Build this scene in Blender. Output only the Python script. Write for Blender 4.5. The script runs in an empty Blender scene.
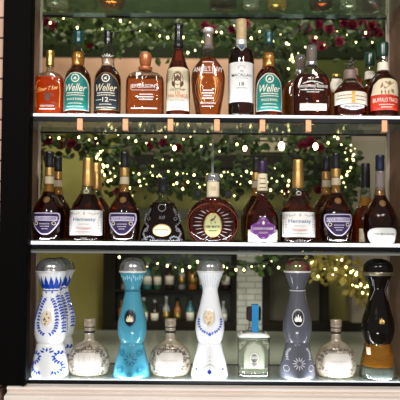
import bpy, bmesh, math, random
from mathutils import Vector, Matrix
PI = math.pi
R = math.radians
rnd = random.Random(7)
scene = bpy.context.scene
C = scene.collection

# ------------------------------------------------------------------ camera
LENS = 59.1
SHX, SHY = -0.03, 0.0551
PITCH, ROLL = R(2.0), R(0.45)
CAM = Vector((0.0, -2.3, 0.0))
cd = bpy.data.cameras.new('camera')
cam = bpy.data.objects.new('camera', cd)
C.objects.link(cam)
cd.lens = LENS; cd.sensor_width = 36; cd.shift_x = SHX; cd.shift_y = SHY
cd.clip_start = 0.05
cam.matrix_world = Matrix.Translation(CAM) @ Matrix.Rotation(PI/2 + PITCH, 4, 'X') @ Matrix.Rotation(ROLL, 4, 'Z')
CR = cam.matrix_world.to_3x3().copy()
cd.dof.use_dof = True
cd.dof.focus_distance = 2.34
cd.dof.aperture_fstop = 3.0
scene.camera = cam

# ------------------------------------------------------------------ world, exposure, room lamps
w = bpy.data.worlds.new('world'); scene.world = w; w.use_nodes = True
w.node_tree.nodes['Background'].inputs[0].default_value = (0.75, 0.72, 0.68, 1)
w.node_tree.nodes['Background'].inputs[1].default_value = 0.22
vs = scene.view_settings
vs.view_transform = 'Standard'; vs.look = 'None'; vs.gamma = 1.0; vs.use_curve_mapping = False
vs.exposure = 0.3
try:
    scene.cycles.transparent_max_bounces = 40
    scene.cycles.max_bounces = 14
    scene.cycles.transmission_bounces = 12
    scene.cycles.sample_clamp_indirect = 4.0
except Exception:
    pass

def light(kind, name, loc, energy, color=(1, 1, 1), size=0.1, sy=None, target=None):
    l = bpy.data.lights.new(name, kind)
    l.energy = energy; l.color = color
    if kind == 'AREA':
        l.size = size
        if sy: l.shape = 'RECTANGLE'; l.size_y = sy
    else:
        l.shadow_soft_size = size
    o = bpy.data.objects.new(name, l); C.objects.link(o); o.location = loc
    if target is not None:
        d = (Vector(target) - Vector(loc)).normalized()
        o.rotation_euler = d.to_track_quat('-Z', 'Y').to_euler()
    return o
# the lamps of the room the photographer stands in
light('AREA', 'room_ceiling_light', (-0.9, -2.6, 1.55), 36, (1, .96, .9), .35, .35, (-0.2, 0, 0))
light('AREA', 'room_ceiling_light', (0.9, -2.6, 1.55), 36, (1, .96, .9), .35, .35, (0.2, 0, 0))
light('AREA', 'room_floor_light', (0.0, -1.9, -1.2), 11, (1, .97, .93), .5, .3, (0, 0, -.1))
# the light strips that run along the front of each shelf, under the bottles
for _py, _e in ((-10.5, .8), (114.8, .55), (242.2, .6), (380.2, 2.3)):
    _z = (245-_py)*.0035
    _l = light('AREA', 'shelf_strip_light', (0.015, .010, _z+.004), _e, (.90, .95, 1), 1.3, .008)
    _l.rotation_euler = (PI-R(35), 0, 0)
# the lamps of the room behind the case
light('AREA', 'back_room_light', (-0.4, 0.75, 1.75), 13, (1, .88, .72), .5, .3, (-.3, 1.5, .1))
light('AREA', 'back_room_light', (0.5, 0.75, 1.75), 7, (1, .9, .76), .5, .3, (.3, 1.5, 0))
light('AREA', 'counter_light', (0, 0.62, -0.02), 1.6, (.95, 1, .9), .9, .1, (0, 1.1, -.5))

# ------------------------------------------------------------------ pixel to point
def P(px, py, Y):
    d = CR @ Vector((((px-200)/400 + SHX)*36/LENS, (-(py-200)/400 + SHY)*36/LENS, -1.0))
    t = (Y - CAM.y)/d.y
    return CAM + d*t
def SC(Y): return (P(213, 222, Y) - P(212, 222, Y)).length   # metres per pixel at depth Y

# ------------------------------------------------------------------ materials
MC = {}
def mat(name, col, rough=.5, metal=0, spec=.5, trans=0, ior=1.45, emit=None, es=0, coat=0, noise=None, bump=0, nscale=20, alpha=1):
    if name in MC: return MC[name]
    m = bpy.data.materials.new(name); m.use_nodes = True
    nt = m.node_tree; b = nt.nodes['Principled BSDF']
    b.inputs['Base Color'].default_value = (*col, 1)
    b.inputs['Roughness'].default_value = rough
    b.inputs['Metallic'].default_value = metal
    b.inputs['IOR'].default_value = ior
    b.inputs['Specular IOR Level'].default_value = spec
    b.inputs['Transmission Weight'].default_value = trans
    b.inputs['Coat Weight'].default_value = coat
    b.inputs['Alpha'].default_value = alpha
    if emit: b.inputs['Emission Color'].default_value = (*emit, 1); b.inputs['Emission Strength'].default_value = es
    if noise or bump:
        tc = nt.nodes.new('ShaderNodeTexCoord'); n = nt.nodes.new('ShaderNodeTexNoise')
        n.inputs['Scale'].default_value = nscale; n.inputs['Detail'].default_value = 4
        nt.links.new(tc.outputs['Object'], n.inputs['Vector'])
        if noise:
            r = nt.nodes.new('ShaderNodeValToRGB')
            r.color_ramp.elements[0].position = .35; r.color_ramp.elements[1].position = .65
            r.color_ramp.elements[0].color = (*col, 1); r.color_ramp.elements[1].color = (*noise, 1)
            nt.links.new(n.outputs['Fac'], r.inputs['Fac']); nt.links.new(r.outputs['Color'], b.inputs['Base Color'])
        if bump:
            bp = nt.nodes.new('ShaderNodeBump'); bp.inputs['Strength'].default_value = bump; bp.inputs['Distance'].default_value = .003
            nt.links.new(n.outputs['Fac'], bp.inputs['Height']); nt.links.new(bp.outputs['Normal'], b.inputs['Normal'])
    MC[name] = m
    return m
def thin_glass(name, tint, refl=1.45, diff=0.0, dcol=(.8, .8, .8), rough=.03, edge=None, back=0.0):
    if name in MC: return MC[name]
    m = bpy.data.materials.new(name); m.use_nodes = True
    nt = m.node_tree; nt.nodes.clear()
    out = nt.nodes.new('ShaderNodeOutputMaterial')
    t = nt.nodes.new('ShaderNodeBsdfTransparent'); t.inputs[0].default_value = (*tint, 1)
    g = nt.nodes.new('ShaderNodeBsdfGlossy'); g.inputs['Roughness'].default_value = rough
    f = nt.nodes.new('ShaderNodeFresnel'); f.inputs[0].default_value = refl
    mx = nt.nodes.new('ShaderNodeMixShader')
    ge = nt.nodes.new('ShaderNodeNewGeometry'); sb = nt.nodes.new('ShaderNodeMath'); sb.operation = 'SUBTRACT'; sb.inputs[0].default_value = 1
    ml = nt.nodes.new('ShaderNodeMath'); ml.operation = 'MULTIPLY'
    sc_ = nt.nodes.new('ShaderNodeMath'); sc_.operation = 'MULTIPLY'; sc_.inputs[1].default_value = 1-back
    nt.links.new(ge.outputs['Backfacing'], sc_.inputs[0]); nt.links.new(sc_.outputs[0], sb.inputs[1])
    if edge:
        lw = nt.nodes.new('ShaderNodeLayerWeight'); lw.inputs[0].default_value = .35
        rp = nt.nodes.new('ShaderNodeValToRGB'); rp.color_ramp.elements[0].position = .25; rp.color_ramp.elements[1].position = .95
        rp.color_ramp.elements[0].color = (*tint, 1); rp.color_ramp.elements[1].color = (*edge, 1)
        nt.links.new(lw.outputs['Facing'], rp.inputs[0]); nt.links.new(rp.outputs[0], t.inputs[0])
    nt.links.new(sb.outputs[0], ml.inputs[0]); nt.links.new(f.outputs[0], ml.inputs[1])
    nt.links.new(ml.outputs[0], mx.inputs[0])
    base = t.outputs[0]
    if diff > 0:
        d = nt.nodes.new('ShaderNodeBsdfDiffuse'); d.inputs[0].default_value = (*dcol, 1)
        m2 = nt.nodes.new('ShaderNodeMixShader'); m2.inputs[0].default_value = diff
        nt.links.new(t.outputs[0], m2.inputs[1]); nt.links.new(d.outputs[0], m2.inputs[2]); base = m2.outputs[0]
    nt.links.new(base, mx.inputs[1]); nt.links.new(g.outputs[0], mx.inputs[2])
    nt.links.new(mx.outputs[0], out.inputs[0])
    MC[name] = m
    return m
def liquid(name, col, body, mixd=.18):
    """spirit: tinted refraction with a little scattered colour of its own"""
    if name in MC: return MC[name]
    m = mat(name, col, .02, trans=1, ior=1.34)
    nt = m.node_tree; b = nt.nodes['Principled BSDF']; out = nt.nodes['Material Output']
    t = nt.nodes.new('ShaderNodeBsdfTranslucent'); t.inputs[0].default_value = (*body, 1)
    d = nt.nodes.new('ShaderNodeBsdfDiffuse'); d.inputs[0].default_value = (*body, 1)
    a = nt.nodes.new('ShaderNodeMixShader'); a.inputs[0].default_value = .5
    nt.links.new(t.outputs[0], a.inputs[1]); nt.links.new(d.outputs[0], a.inputs[2])
    mx = nt.nodes.new('ShaderNodeMixShader'); mx.inputs[0].default_value = mixd
    tc = nt.nodes.new('ShaderNodeTexCoord'); n = nt.nodes.new('ShaderNodeTexNoise'); n.inputs['Scale'].default_value = 55; n.inputs['Detail'].default_value = 1
    bp = nt.nodes.new('ShaderNodeBump'); bp.inputs['Strength'].default_value = .55; bp.inputs['Distance'].default_value = .004
    nt.links.new(tc.outputs['Object'], n.inputs['Vector']); nt.links.new(n.outputs['Fac'], bp.inputs['Height']); nt.links.new(bp.outputs['Normal'], b.inputs['Normal'])
    nt.links.new(b.outputs[0], mx.inputs[1]); nt.links.new(a.outputs[0], mx.inputs[2])
    nt.links.new(mx.outputs[0], out.inputs[0])
    return m
M = {}
M['glass'] = thin_glass('clear_glass', (.92, .93, .92), 1.5, edge=(.30, .29, .27), back=.5)
M['shelf'] = thin_glass('shelf_glass', (.74, .79, .76), 1.45, .28, (.50, .56, .50), .06)
M['shelf_frost'] = thin_glass('frosted_shelf_glass', (.84, .88, .85), 1.5, .30, (.66, .74, .70), .08)
M['shelf_top'] = thin_glass('top_shelf_glass', (.84, .92, .85), 1.35, .09, (.45, .55, .47), .04)
M['pane'] = thin_glass('door_glass', (.93, .96, .94), 1.25)
M['black'] = mat('black_metal', (.006, .006, .007), .35)
M['frame'] = mat('dark_frame', (.0016, .0013, .0014), .65, spec=.06)
M['rail'] = mat('rail_metal', (.012, .013, .016), .22, .6)
M['capblack'] = mat('black_cap', (.008, .008, .01), .25, coat=.3)
M['capnavy'] = mat('navy_cap', (.01, .014, .04), .25, coat=.3)
M['cappurple'] = mat('purple_cap', (.028, .010, .05), .3, coat=.3)
M['teal'] = mat('teal_cap', (.0, .06, .065), .3, coat=.3)
M['darkgreen'] = mat('dark_green_cap', (.006, .045, .03), .3, coat=.3)
M['gold'] = mat('gold_foil', (.62, .38, .13), .32, .85, bump=.1)
M['goldcap'] = mat('brass_cap', (.50, .33, .10), .3, .85)
M['steel'] = mat('steel', (.60, .61, .63), .18, .9)
M['silver'] = mat('silver_print', (.72, .72, .70), .35, .3)
M['wood'] = mat('pale_wood', (.58, .43, .24), .5, noise=(.48, .33, .17), nscale=90)
M['copper'] = mat('copper_stopper', (.50, .16, .06), .25, .3, coat=.4)
M['white'] = mat('white_print', (.85, .84, .80), .5)
M['cream'] = mat('cream_paper', (.78, .68, .48), .6)
M['palecream'] = mat('pale_cream_paper', (.86, .80, .68), .6)
M['paper'] = mat('white_paper', (.84, .84, .84), .55)
M['tealpaper'] = mat('teal_paper', (.0, .20, .175), .5)
M['navypaper'] = mat('navy_paper', (.012, .022, .032), .5)
M['redpaper'] = mat('red_paper', (.62, .03, .01), .5)
M['brownpaper'] = mat('brown_print', (.10, .035, .015), .5)
M['redprint'] = mat('red_print', (.55, .08, .04), .5)
M['yellowprint'] = mat('yellow_print', (.85, .45, .08), .4)
M['purple'] = mat('purple_paper', (.026, .013, .065), .45)
M['violet'] = mat('violet_paper', (.14, .03, .20), .45)
M['lilac'] = mat('lilac_print', (.60, .54, .76), .5)
M['blackprint'] = mat('black_print', (.02, .02, .02), .5)
M['greyprint'] = mat('grey_print', (.28, .27, .27), .5)
M['blueprint'] = mat('blue_print', (.08, .15, .32), .5)
M['bluepaint'] = mat('cobalt_paint', (.004, .055, .46), .3, coat=.3)
M['etch'] = mat('white_etching', (.17, .18, .20), .5)
M['porcelain'] = mat('white_porcelain', (.80, .82, .86), .18, coat=.4)
M['blueceramic'] = mat('blue_ceramic', (.055, .27, .38), .2, coat=.4)
M['darkbluepaint'] = mat('dark_blue_glaze', (.01, .12, .22), .3)
M['greyceramic'] = mat('grey_ceramic', (.085, .088, .11), .2, coat=.4)
M['paleetch'] = mat('pale_grey_etching', (.5, .5, .55), .4)
M['medallion'] = mat('cream_medallion', (.70, .60, .45), .5)
M['onyx'] = mat('black_medallion', (.006, .006, .008), .25)
M['blacklacquer'] = mat('black_glass', (.004, .003, .002), .05)
M['silverglaze'] = mat('silvered_glass', (.36, .29, .20), .25, .45, noise=(.56, .50, .41), nscale=45)
M['ribbon'] = mat('blue_ribbon', (.01, .22, .50), .35)
M['cork'] = mat('cork', (.45, .28, .15), .7)
M['amber'] = liquid('amber_whiskey', (.80, .25, .04), (.50, .10, .012), .09)
M['orange'] = liquid('orange_whiskey', (1.0, .20, .02), (.95, .10, .005), .50)
M['copperliquid'] = liquid('copper_whiskey', (.80, .25, .05), (.50, .10, .012), .08)
M['deep'] = liquid('deep_red_whiskey', (.48, .085, .018), (.16, .022, .005), .16)
M['cognac'] = liquid('dark_cognac', (.33, .05, .012), (.05, .009, .004), .16)
M['cognacred'] = liquid('reddish_cognac', (.55, .08, .02), (.18, .02, .006), .18)
M['xo'] = liquid('very_dark_cognac', (.13, .025, .012), (.022, .007, .005), .25)
M['clearspirit'] = liquid('clear_spirit', (.90, .93, .86), (.65, .70, .55), .20)
M['yellowspirit'] = liquid('yellow_spirit', (.95, .74, .22), (.80, .55, .10), .30)
M['goldtequila'] = liquid('golden_tequila', (.95, .52, .08), (.75, .32, .02), .3)
M['led'] = mat('led_strip', (1, 1, 1), emit=(.88, .93, 1), es=.4)
M['bulb'] = mat('fairy_bulb', (1, 1, .8), emit=(1, .88, .34), es=5)
M['warmbulb'] = mat('warm_lamp', (1, .8, .6), emit=(1, .66, .36), es=12)
M['cord'] = mat('dark_cord', (.01, .02, .01), .6)

# ------------------------------------------------------------------ object helpers
def mesh_obj(name, verts, faces, m, parent=None, smooth=False):
    me = bpy.data.meshes.new(name)
    me.from_pydata([tuple(v) for v in verts], [], faces)
    me.materials.append(m)
    if smooth:
        me.polygons.foreach_set('use_smooth', [True]*len(me.polygons))
    me.update()
    o = bpy.data.objects.new(name, me); C.objects.link(o)
    if parent: o.parent = parent
    return o
def box_geo(x0, x1, y0, y1, z0, z1):
    v = [(x, y, z) for x in (x0, x1) for y in (y0, y1) for z in (z0, z1)]
    f = [(0, 1, 3, 2), (4, 6, 7, 5), (0, 4, 5, 1), (2, 3, 7, 6), (0, 2, 6, 4), (1, 5, 7, 3)]
    return v, f
def box(name, x0, x1, y0, y1, z0, z1, m, parent=None, bevel=0):
    v, f = box_geo(x0, x1, y0, y1, z0, z1)
    o = mesh_obj(name, v, f, m, parent)
    if bevel:
        bm = bmesh.new(); bm.from_mesh(o.data)
        bmesh.ops.bevel(bm, geom=bm.edges[:], offset=bevel, segments=2, affect='EDGES')
        bm.to_mesh(o.data); bm.free()
    return o
def pbox(name, px0, px1, py0, py1, Y, depth, m, parent=None):
    a = P(px0, (py0+py1)/2, Y); b = P(px1, (py0+py1)/2, Y)
    t = P((px0+px1)/2, py0, Y).z; u = P((px0+px1)/2, py1, Y).z
    return box(name, a.x, b.x, Y, Y+depth, u, t, m, parent)
def structure(o): o['kind'] = 'structure'; return o
def tag(o, label, cat, group=None):
    o['label'] = label; o['category'] = cat
    if group: o['group'] = group
    return o
def empty(name, loc, label, cat, group=None):
    o = bpy.data.objects.new(name, None); C.objects.link(o); o.location = loc; o.empty_display_size = .02
    return tag(o, label, cat, group)
def dup(root, loc, label, rz=0, group=None):
    r = root.copy(); C.objects.link(r); r.location = loc; r.rotation_euler = (0, 0, rz); r['label'] = label
    if group: r['group'] = group
    for ch in list(root.children):
        c = ch.copy(); C.objects.link(c); c.parent = r
        for g in list(ch.children):
            d = g.copy(); C.objects.link(d); d.parent = c
    return r

# ------------------------------------------------------------------ text as mesh
TC = {}
def text_geo(s):
    if s in TC: return TC[s]
    cu = bpy.data.curves.new('t', 'FONT'); cu.body = s; cu.resolution_u = 2; cu.fill_mode = 'FRONT'; cu.offset = .007
    o = bpy.data.objects.new('t', cu); C.objects.link(o)
    dg = bpy.context.evaluated_depsgraph_get()
    me = bpy.data.meshes.new_from_object(o.evaluated_get(dg))
    vs_ = [(v.co.x, v.co.y) for v in me.vertices]; fs = [tuple(p.vertices) for p in me.polygons]
    bpy.data.objects.remove(o); bpy.data.curves.remove(cu); bpy.data.meshes.remove(me)
    x0 = min(v[0] for v in vs_); x1 = max(v[0] for v in vs_); y0 = min(v[1] for v in vs_); y1 = max(v[1] for v in vs_)
    vs_ = [((x-(x0+x1)/2)/(x1-x0), (y-(y0+y1)/2)/(y1-y0)) for x, y in vs_]
    TC[s] = (vs_, fs); return TC[s]

# ------------------------------------------------------------------ the case levels
ZT = {}
ZT[1] = P(212, 114.8, 0).z; ZT[2] = P(212, 242.2, 0).z; ZT[3] = P(212, 380.2, 0).z
ZB1 = P(212, 121.5, 0).z
ZT[0] = P(212, 17.0, .25).z + .014

class Body:
    """one bottle; every measure is given in pixels of its own depth and turned to metres"""
    def __init__(s, cx, shelf, name, label, cat='bottle', group=None, Y=.07, root=None):
        s.cx, s.Y, s.s, s.shelf = cx, Y, SC(Y), shelf
        s.zt = ZT[shelf]
        s.x0 = P(cx, {0: 0, 1: 100, 2: 225, 3: 360}[shelf], Y).x
        s.root = empty(name, (s.x0, Y, s.zt), label, cat, group)
    def z(s, py): return max(0.0, P(s.cx, py, s.Y).z - s.zt)
    def shape(s, pts, depth=None, power=2.0):
        """pts: (py, half width) from base upward"""
        pr = [(s.z(py), hw*s.s) for py, hw in pts]
        pr[0] = (0.0, pr[0][1])
        s.pr = pr; s.D = (depth or 999)*s.s; s.N = power
        s.rmax = max(r for _, r in pr)
        return s
    def rx(s, z):
        pr = s.pr
        if z <= pr[0][0]: return pr[0][1]
        if z >= pr[-1][0]: return pr[-1][1]
        n = len(pr)
        for i in range(n-1):
            if pr[i][0] <= z <= pr[i+1][0]:
                h = pr[i+1][0]-pr[i][0]
                if h < 1e-6: return pr[i+1][1]
                def sl(k):
                    if k <= 0 or k >= n-1: 
                        j = 0 if k <= 0 else n-2
                        return 0 if False else (pr[j+1][1]-pr[j][1])/max(1e-5, pr[j+1][0]-pr[j][0])
                    a = (pr[k][1]-pr[k-1][1])/max(1e-5, pr[k][0]-pr[k-1][0])
                    b = (pr[k+1][1]-pr[k][1])/max(1e-5, pr[k+1][0]-pr[k][0])
                    if a*b <= 0: return 0
                    return 2*a*b/(a+b)
                m0, m1 = sl(i), sl(i+1)
                t = (z-pr[i][0])/h
                return ((2*t**3-3*t*t+1)*pr[i][1]+(t**3-2*t*t+t)*h*m0+(-2*t**3+3*t*t)*pr[i+1][1]+(t**3-t*t)*h*m1)
    def pw(s, r):
        if s.N == 2: return 2.0
        t = min(1, max(0, (r/s.rmax-.45)/.35)); t = t*t*(3-2*t)
        return 2+(s.N-2)*t
    def surf(s, x, z, off=0.0):
        r = s.rx(z); ry = min(r, s.D); n = s.pw(r)
        q = min(abs(x)/r, .97)
        return (x, -ry*(1-q**n)**(1/n) - off, z)
    def loft(s, name, pya, pyb, m, k=1.0, inset=0, parent=None, seg=40, step=None, flutes=0, round_=.0015):
        """the piece of the bottle between two heights; k scales, inset (px) shrinks"""
        za, zb = s.z(pya), s.z(pyb)
        st = step or s.s*1.2
        n = max(2, int((zb-za)/st)+1)
        zs = [za+(zb-za)*i/n for i in range(n+1)]
        rings = []
        for z in zs:
            r = s.rx(z)*k - inset*s.s
            ry = min(s.rx(z), s.D)*k - inset*s.s
            rings.append((z, max(r, .0005), max(ry, .0005), s.pw(s.rx(z))))
        rr = round_
        z, r, ry, p = rings[0]; rings[0] = (z+rr*.6, r, ry, p); rings.insert(0, (z, max(.0004, r-rr), max(.0004, ry-rr), p))
        z, r, ry, p = rings[-1]; rings[-1] = (z-rr*.3, r, ry, p); rings.append((z, max(.0004, r-rr), max(.0004, ry-rr), p))
        V = []; F = []
        for (z, r, ry, p) in rings:
            for j in range(seg):
                a = 2*PI*j/seg; c, t = math.cos(a), math.sin(a)
                if p != 2:
                    e = 2/p; cx_ = math.copysign(abs(c)**e, c); ty = math.copysign(abs(t)**e, t)
                else: cx_, ty = c, t
                fl = 1-.05*(j % 2) if flutes else 1
                V.append((r*cx_*fl, ry*ty*fl, z))
        for i in range(len(rings)-1):
            for j in range(seg):
                F.append((i*seg+j, i*seg+(j+1) % seg, (i+1)*seg+(j+1) % seg, (i+1)*seg+j))
        F.append(tuple(reversed(range(seg)))); F.append(tuple((len(rings)-1)*seg+j for j in range(seg)))
        return mesh_obj(name, V, F, m, parent or s.root, True)
    def patch(s, name, rows, m, parent=None, off=.0006, nx=14, sub=3):
        """label: rows of (py, x left, x right) from top to bottom, wrapped on the body; given a real thickness"""
        rr = []
        for i in range(len(rows)-1):
            a, b = rows[i], rows[i+1]
            for k in range(sub):
                t = k/sub; rr.append(tuple(a[q]+(b[q]-a[q])*t for q in range(3)))
        rr.append(rows[-1])
        V = []; F = []; n = len(rr)
        for o_ in (off, off-.0004):
            for py, xl, xr in rr:
                z = s.z(py)
                for j in range(nx+1):
                    V.append(s.surf((xl+(xr-xl)*j/nx)*s.s, z, o_))
        N = n*(nx+1)
        for i in range(n-1):
            for j in range(nx):
                a = i*(nx+1)+j
                F.append((a, a+nx+1, a+nx+2, a+1)); F.append((N+a, N+a+1, N+a+nx+2, N+a+nx+1))
        for j in range(nx):
            F.append((j, j+1, N+j+1, N+j)); a = (n-1)*(nx+1)+j; F.append((a+1, a, N+a, N+a+1))
        for i in range(n-1):
            a = i*(nx+1); F.append((a+nx+1, a, N+a, N+a+nx+1)); a += nx; F.append((a, a+nx+1, N+a+nx+1, N+a))
        return mesh_obj(name, V, F, m, parent or s.root, True)
    def oval(s, name, dx, py, hw, hh, m, parent=None, off=.0006):
        rows = []
        for i in range(13):
            a = PI*i/12; c = max(.02, math.sin(a)); rows.append((py-hh*math.cos(a), dx-hw*c, dx+hw*c))
        return s.patch(name, rows, m, parent, off, 12, 1)
    def polys(s, name, pl, m, parent=None, off=.0011):
        """flat painted or printed marks: polygons of (dx, py)"""
        V = []; F = []
        for p in pl:
            i0 = len(V)
            for dx, py in p: V.append(s.surf(dx*s.s, s.z(py), off))
            F.append(tuple(range(i0, i0+len(p))))
        return mesh_obj(name, V, F, m, parent or s.root)
    def text(s, body, dx, py, wd, ht, m, parent=None, name='lettering', off=.0012, shear=0, arch=0, wobble=0):
        vs_, fs = text_geo(body)
        V = []
        for x, y in vs_:
            px = dx + x*wd + shear*y*ht
            pz = py - y*ht + arch*(x*2)**2 + wobble*x
            V.append(s.surf(px*s.s, s.z(pz), off))
        return mesh_obj(name, V, fs, m, parent or s.root)
def ring(dx, py, ra, rb, w_=.6, n=28, a0=0, a1=2*PI):
    out = []
    for i in range(n):
        a = a0+(a1-a0)*i/n; b = a0+(a1-a0)*(i+1)/n
        out.append([(dx+ra*math.cos(a), py-rb*math.sin(a)), (dx+(ra+w_)*math.cos(a), py-(rb+w_)*math.sin(a)),
                    (dx+(ra+w_)*math.cos(b), py-(rb+w_)*math.sin(b)), (dx+ra*math.cos(b), py-rb*math.sin(b))])
    return out
def leafp(x, y, ang, L, W):
    c, t = math.cos(ang), math.sin(ang)
    pts = [(0, 0), (L*.35, W/2), (L*.7, W*.4), (L, 0), (L*.7, -W*.4), (L*.35, -W/2)]
    return [(x+a*c-b*t, y-(a*t+b*c)) for a, b in pts]
def stroke(pts, w_):
    out = []
    for i in range(len(pts)-1):
        (x0, y0), (x1, y1) = pts[i], pts[i+1]
        L = math.hypot(x1-x0, y1-y0) or 1; nx_, ny = -(y1-y0)/L*w_/2, (x1-x0)/L*w_/2
        out.append([(x0+nx_, y0+ny), (x0-nx_, y0-ny), (x1-nx_, y1-ny), (x1+nx_, y1+ny)])
    return out
def catmull(pts, n=6):
    out = []
    q = [pts[0]]+list(pts)+[pts[-1]]
    for i in range(1, len(q)-2):
        for k in range(n):
            t = k/n
            out.append(tuple(.5*((2*q[i][d])+(-q[i-1][d]+q[i+1][d])*t+(2*q[i-1][d]-5*q[i][d]+4*q[i+1][d]-q[i+2][d])*t*t+(-q[i-1][d]+3*q[i][d]-3*q[i+1][d]+q[i+2][d])*t**3) for d in range(len(pts[0]))))
    out.append(tuple(pts[-1])); return out
def laurel(pts, L=3, W=1.7, gap=2.3, spread=.75):
    W *= 1.0
    pts = catmull(pts, 10); out = []; acc = 0
    for i in range(len(pts)-1):
        (x0, y0), (x1, y1) = pts[i], pts[i+1]
        acc += math.hypot(x1-x0, y1-y0)
        if acc > gap:
            acc = 0; a = math.atan2(-(y1-y0), x1-x0)
            out += [leafp(x0, y0, a+spread, L, W), leafp(x0, y0, a-spread, L, W)]
    return out + stroke(pts, .35)
def lines(b, specs, m, parent, off=.0012):
    """rows of small print too small to read: thin broken bars (dx, py, width, height)"""
    pl = []
    for dx, py, wd, ht in specs:
        x = dx-wd/2
        while x < dx+wd/2-.3:
            l = rnd.uniform(.7, 2.0); e = min(x+l, dx+wd/2)
            pl.append([(x, py+ht/2), (e, py+ht/2), (e, py-ht/2), (x, py-ht/2)]); x = e+.35
    return b.polys('small_print', pl, m, parent, off)

# ------------------------------------------------------------------ structure: the case
XL = P(40.2, 80, .25).x; XR = P(388.5, 80, .25).x
ZTOP = 1.35; ZBOT = -.75
def brick_mat():
    m = mat('pink_brick', (.62, .40, .31), .8, bump=.3)
    nt = m.node_tree; b = nt.nodes['Principled BSDF']
    tc = nt.nodes.new('ShaderNodeTexCoord'); mp = nt.nodes.new('ShaderNodeMapping'); mp.inputs['Rotation'].default_value = (R(90), 0, 0)
    br = nt.nodes.new('ShaderNodeTexBrick'); br.inputs['Color1'].default_value = (.66, .44, .35, 1); br.inputs['Color2'].default_value = (.55, .34, .26, 1)
    br.inputs['Mortar'].default_value = (.10, .05, .04, 1); br.inputs['Scale'].default_value = 1
    br.inputs['Brick Width'].default_value = .22; br.inputs['Row Height'].default_value = .072; br.inputs['Mortar Size'].default_value = .004
    nt.links.new(tc.outputs['Object'], mp.inputs[0]); nt.links.new(mp.outputs[0], br.inputs['Vector']); nt.links.new(br.outputs['Color'], b.inputs['Base Color'])
    return m
bk = brick_mat()
fx0 = P(3.0, 60, -.03).x; fx1 = P(32.5, 150, 0).x
structure(box('wall_front', fx0-.9, fx0, -.02, .30, ZBOT-.8, ZTOP+.3, bk))
# posts follow the slight lean of the photograph only through the camera
fr = empty('shelf_case', (0, 0, ZBOT), 'tall black framed display case holding three rows of bottles', 'display case')
def fpart(name, x0, x1, y0, y1, z0, z1, m, bevel=0, parent=None):
    return box(name, x0, x1, y0, y1, z0-ZBOT, z1-ZBOT, m, parent or fr, bevel)
fpart('left_post', fx0, fx1, -.035, .0055, ZT[3]-4.6*SC(0)+.0006, ZTOP, M['frame'], .003)
fpart('post_moulding', fx1-.016, fx1-.001, -.042, -.035, ZT[3]-4.6*SC(0)+.0006, ZTOP, M['frame'], .002)
jamb = mat('brown_jamb', (.14, .07, .05), .5, noise=(.20, .11, .08), nscale=12)
pale = mat('pale_jamb', (.62, .52, .46), .5)
fpart('side_panel', XL-.03, XL, .012, .245, ZBOT, ZTOP, jamb)
fpart('side_panel', XR, XR+.03, .0, .245, ZBOT, ZTOP, jamb)
fpart('back_corner_strip', XL-.014, XL+.004, .236, .262, ZBOT, ZTOP, pale)
fpart('back_corner_strip', XR-.008, XR+.010, .236, .262, ZBOT, ZTOP, pale)
fpart('right_post', XR+.055, XR+.16, -.035, .01, ZT[3]-4.6*SC(0)+.0006, ZTOP, M['frame'], .003)
def shelf(lvl, label, th, rail, chan=None):
    zt = ZT[lvl]
    rt = empty('glass_shelf', (0, 0, zt), label, 'shelf', None)
    box('glass_panel', XL+.001, XR-.001, .006, .248 if lvl != 3 else .288, -th, 0, M['shelf'] if lvl in (1, 2) else M['shelf_frost'] if lvl == 3 else M['shelf_top'], rt)
    box('front_rail', fx1+.0005, XR+.0545, -.008, .006, -rail[1], -rail[0], M['rail'], rt, .001)
    box('led_strip', fx1+.0005, XR-.001, -.004, .0055, -rail[0]+.0003, -.0005, M['led'], rt, .0008)
    box('back_rail', XL+.006, XR-.006, .249 if lvl != 3 else .289, .262 if lvl != 3 else .298, -th-.004, .004-th*.4, M['rail'], rt)
    if chan:
        box('light_channel', XL, XR, .002, .02, -chan[1], -chan[0], mat('grey_channel', (.16, .17, .16), .4), rt)
    return rt
SP = SC(0)
shelf(1, 'upper glass shelf with bright front edge and the row of whiskey bottles', 6.7*SP, (3.2*SP, 8.0*SP))
shelf(2, 'middle glass shelf with bright front edge and the row of dark cognac bottles', 3.7*SP, (3.7*SP, 8.3*SP), (8.6*SP, 12*SP))
sh3 = shelf(3, 'lowest glass shelf carrying the tall vase shaped bottles above the pale sill', 1.2*SP, (.8*SP, 4.4*SP))
shelf(0, 'topmost glass shelf seen from below at the upper edge', .014, (.004, .018))
# back sliding doors of the middle level
for sx, lab in ((-1, 'left glass sliding door behind the middle shelf with black finger pull'), (1, 'right glass sliding door behind the middle shelf with black finger pull')):
    ax = P(212.4, 190, .27).x
    d0, d1 = (XL+.006, ax-.0012) if sx < 0 else (ax+.0012, XR-.006)
    z0 = ZT[2]+.012; z1 = ZB1-.02
    dr = empty('sliding_door', ((d0+d1)/2, .272, z0), lab, 'door')
    box('pane', d0-(d0+d1)/2, d1-(d0+d1)/2, -.002, .002, 0, z1-z0, M['pane'], dr)
    e = (d1-(d0+d1)/2)*(-sx)
    box('edge_trim', min(e, e+sx*.0022), max(e, e+sx*.0022), -.0025, .0025, 0, z1-z0, mat('glass_edge', (.55, .6, .5), .2), dr)
    hp = P(198 if sx < 0 else 228, 193 if sx < 0 else 194, .265)
    V = []; F = []
    n = 28
    for (yy, q) in ((-.004, 1), (-.006, .8), (.003, 1)):
        for j in range(n):
            a = 2*PI*j/n; V.append((hp.x-(d0+d1)/2+math.cos(a)*.0145*q, yy, hp.z-z0+math.sin(a)*.0175*q))
    F += [tuple(n+j for j in range(n)), tuple(2*n+j for j in reversed(range(n)))]
    for j in range(n):
        k = (j+1) % n; F += [(j, k, n+k, n+j), (j, 2*n+j, 2*n+k, k)]
    mesh_obj('finger_pull', V, F, M['black'], dr)
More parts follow.
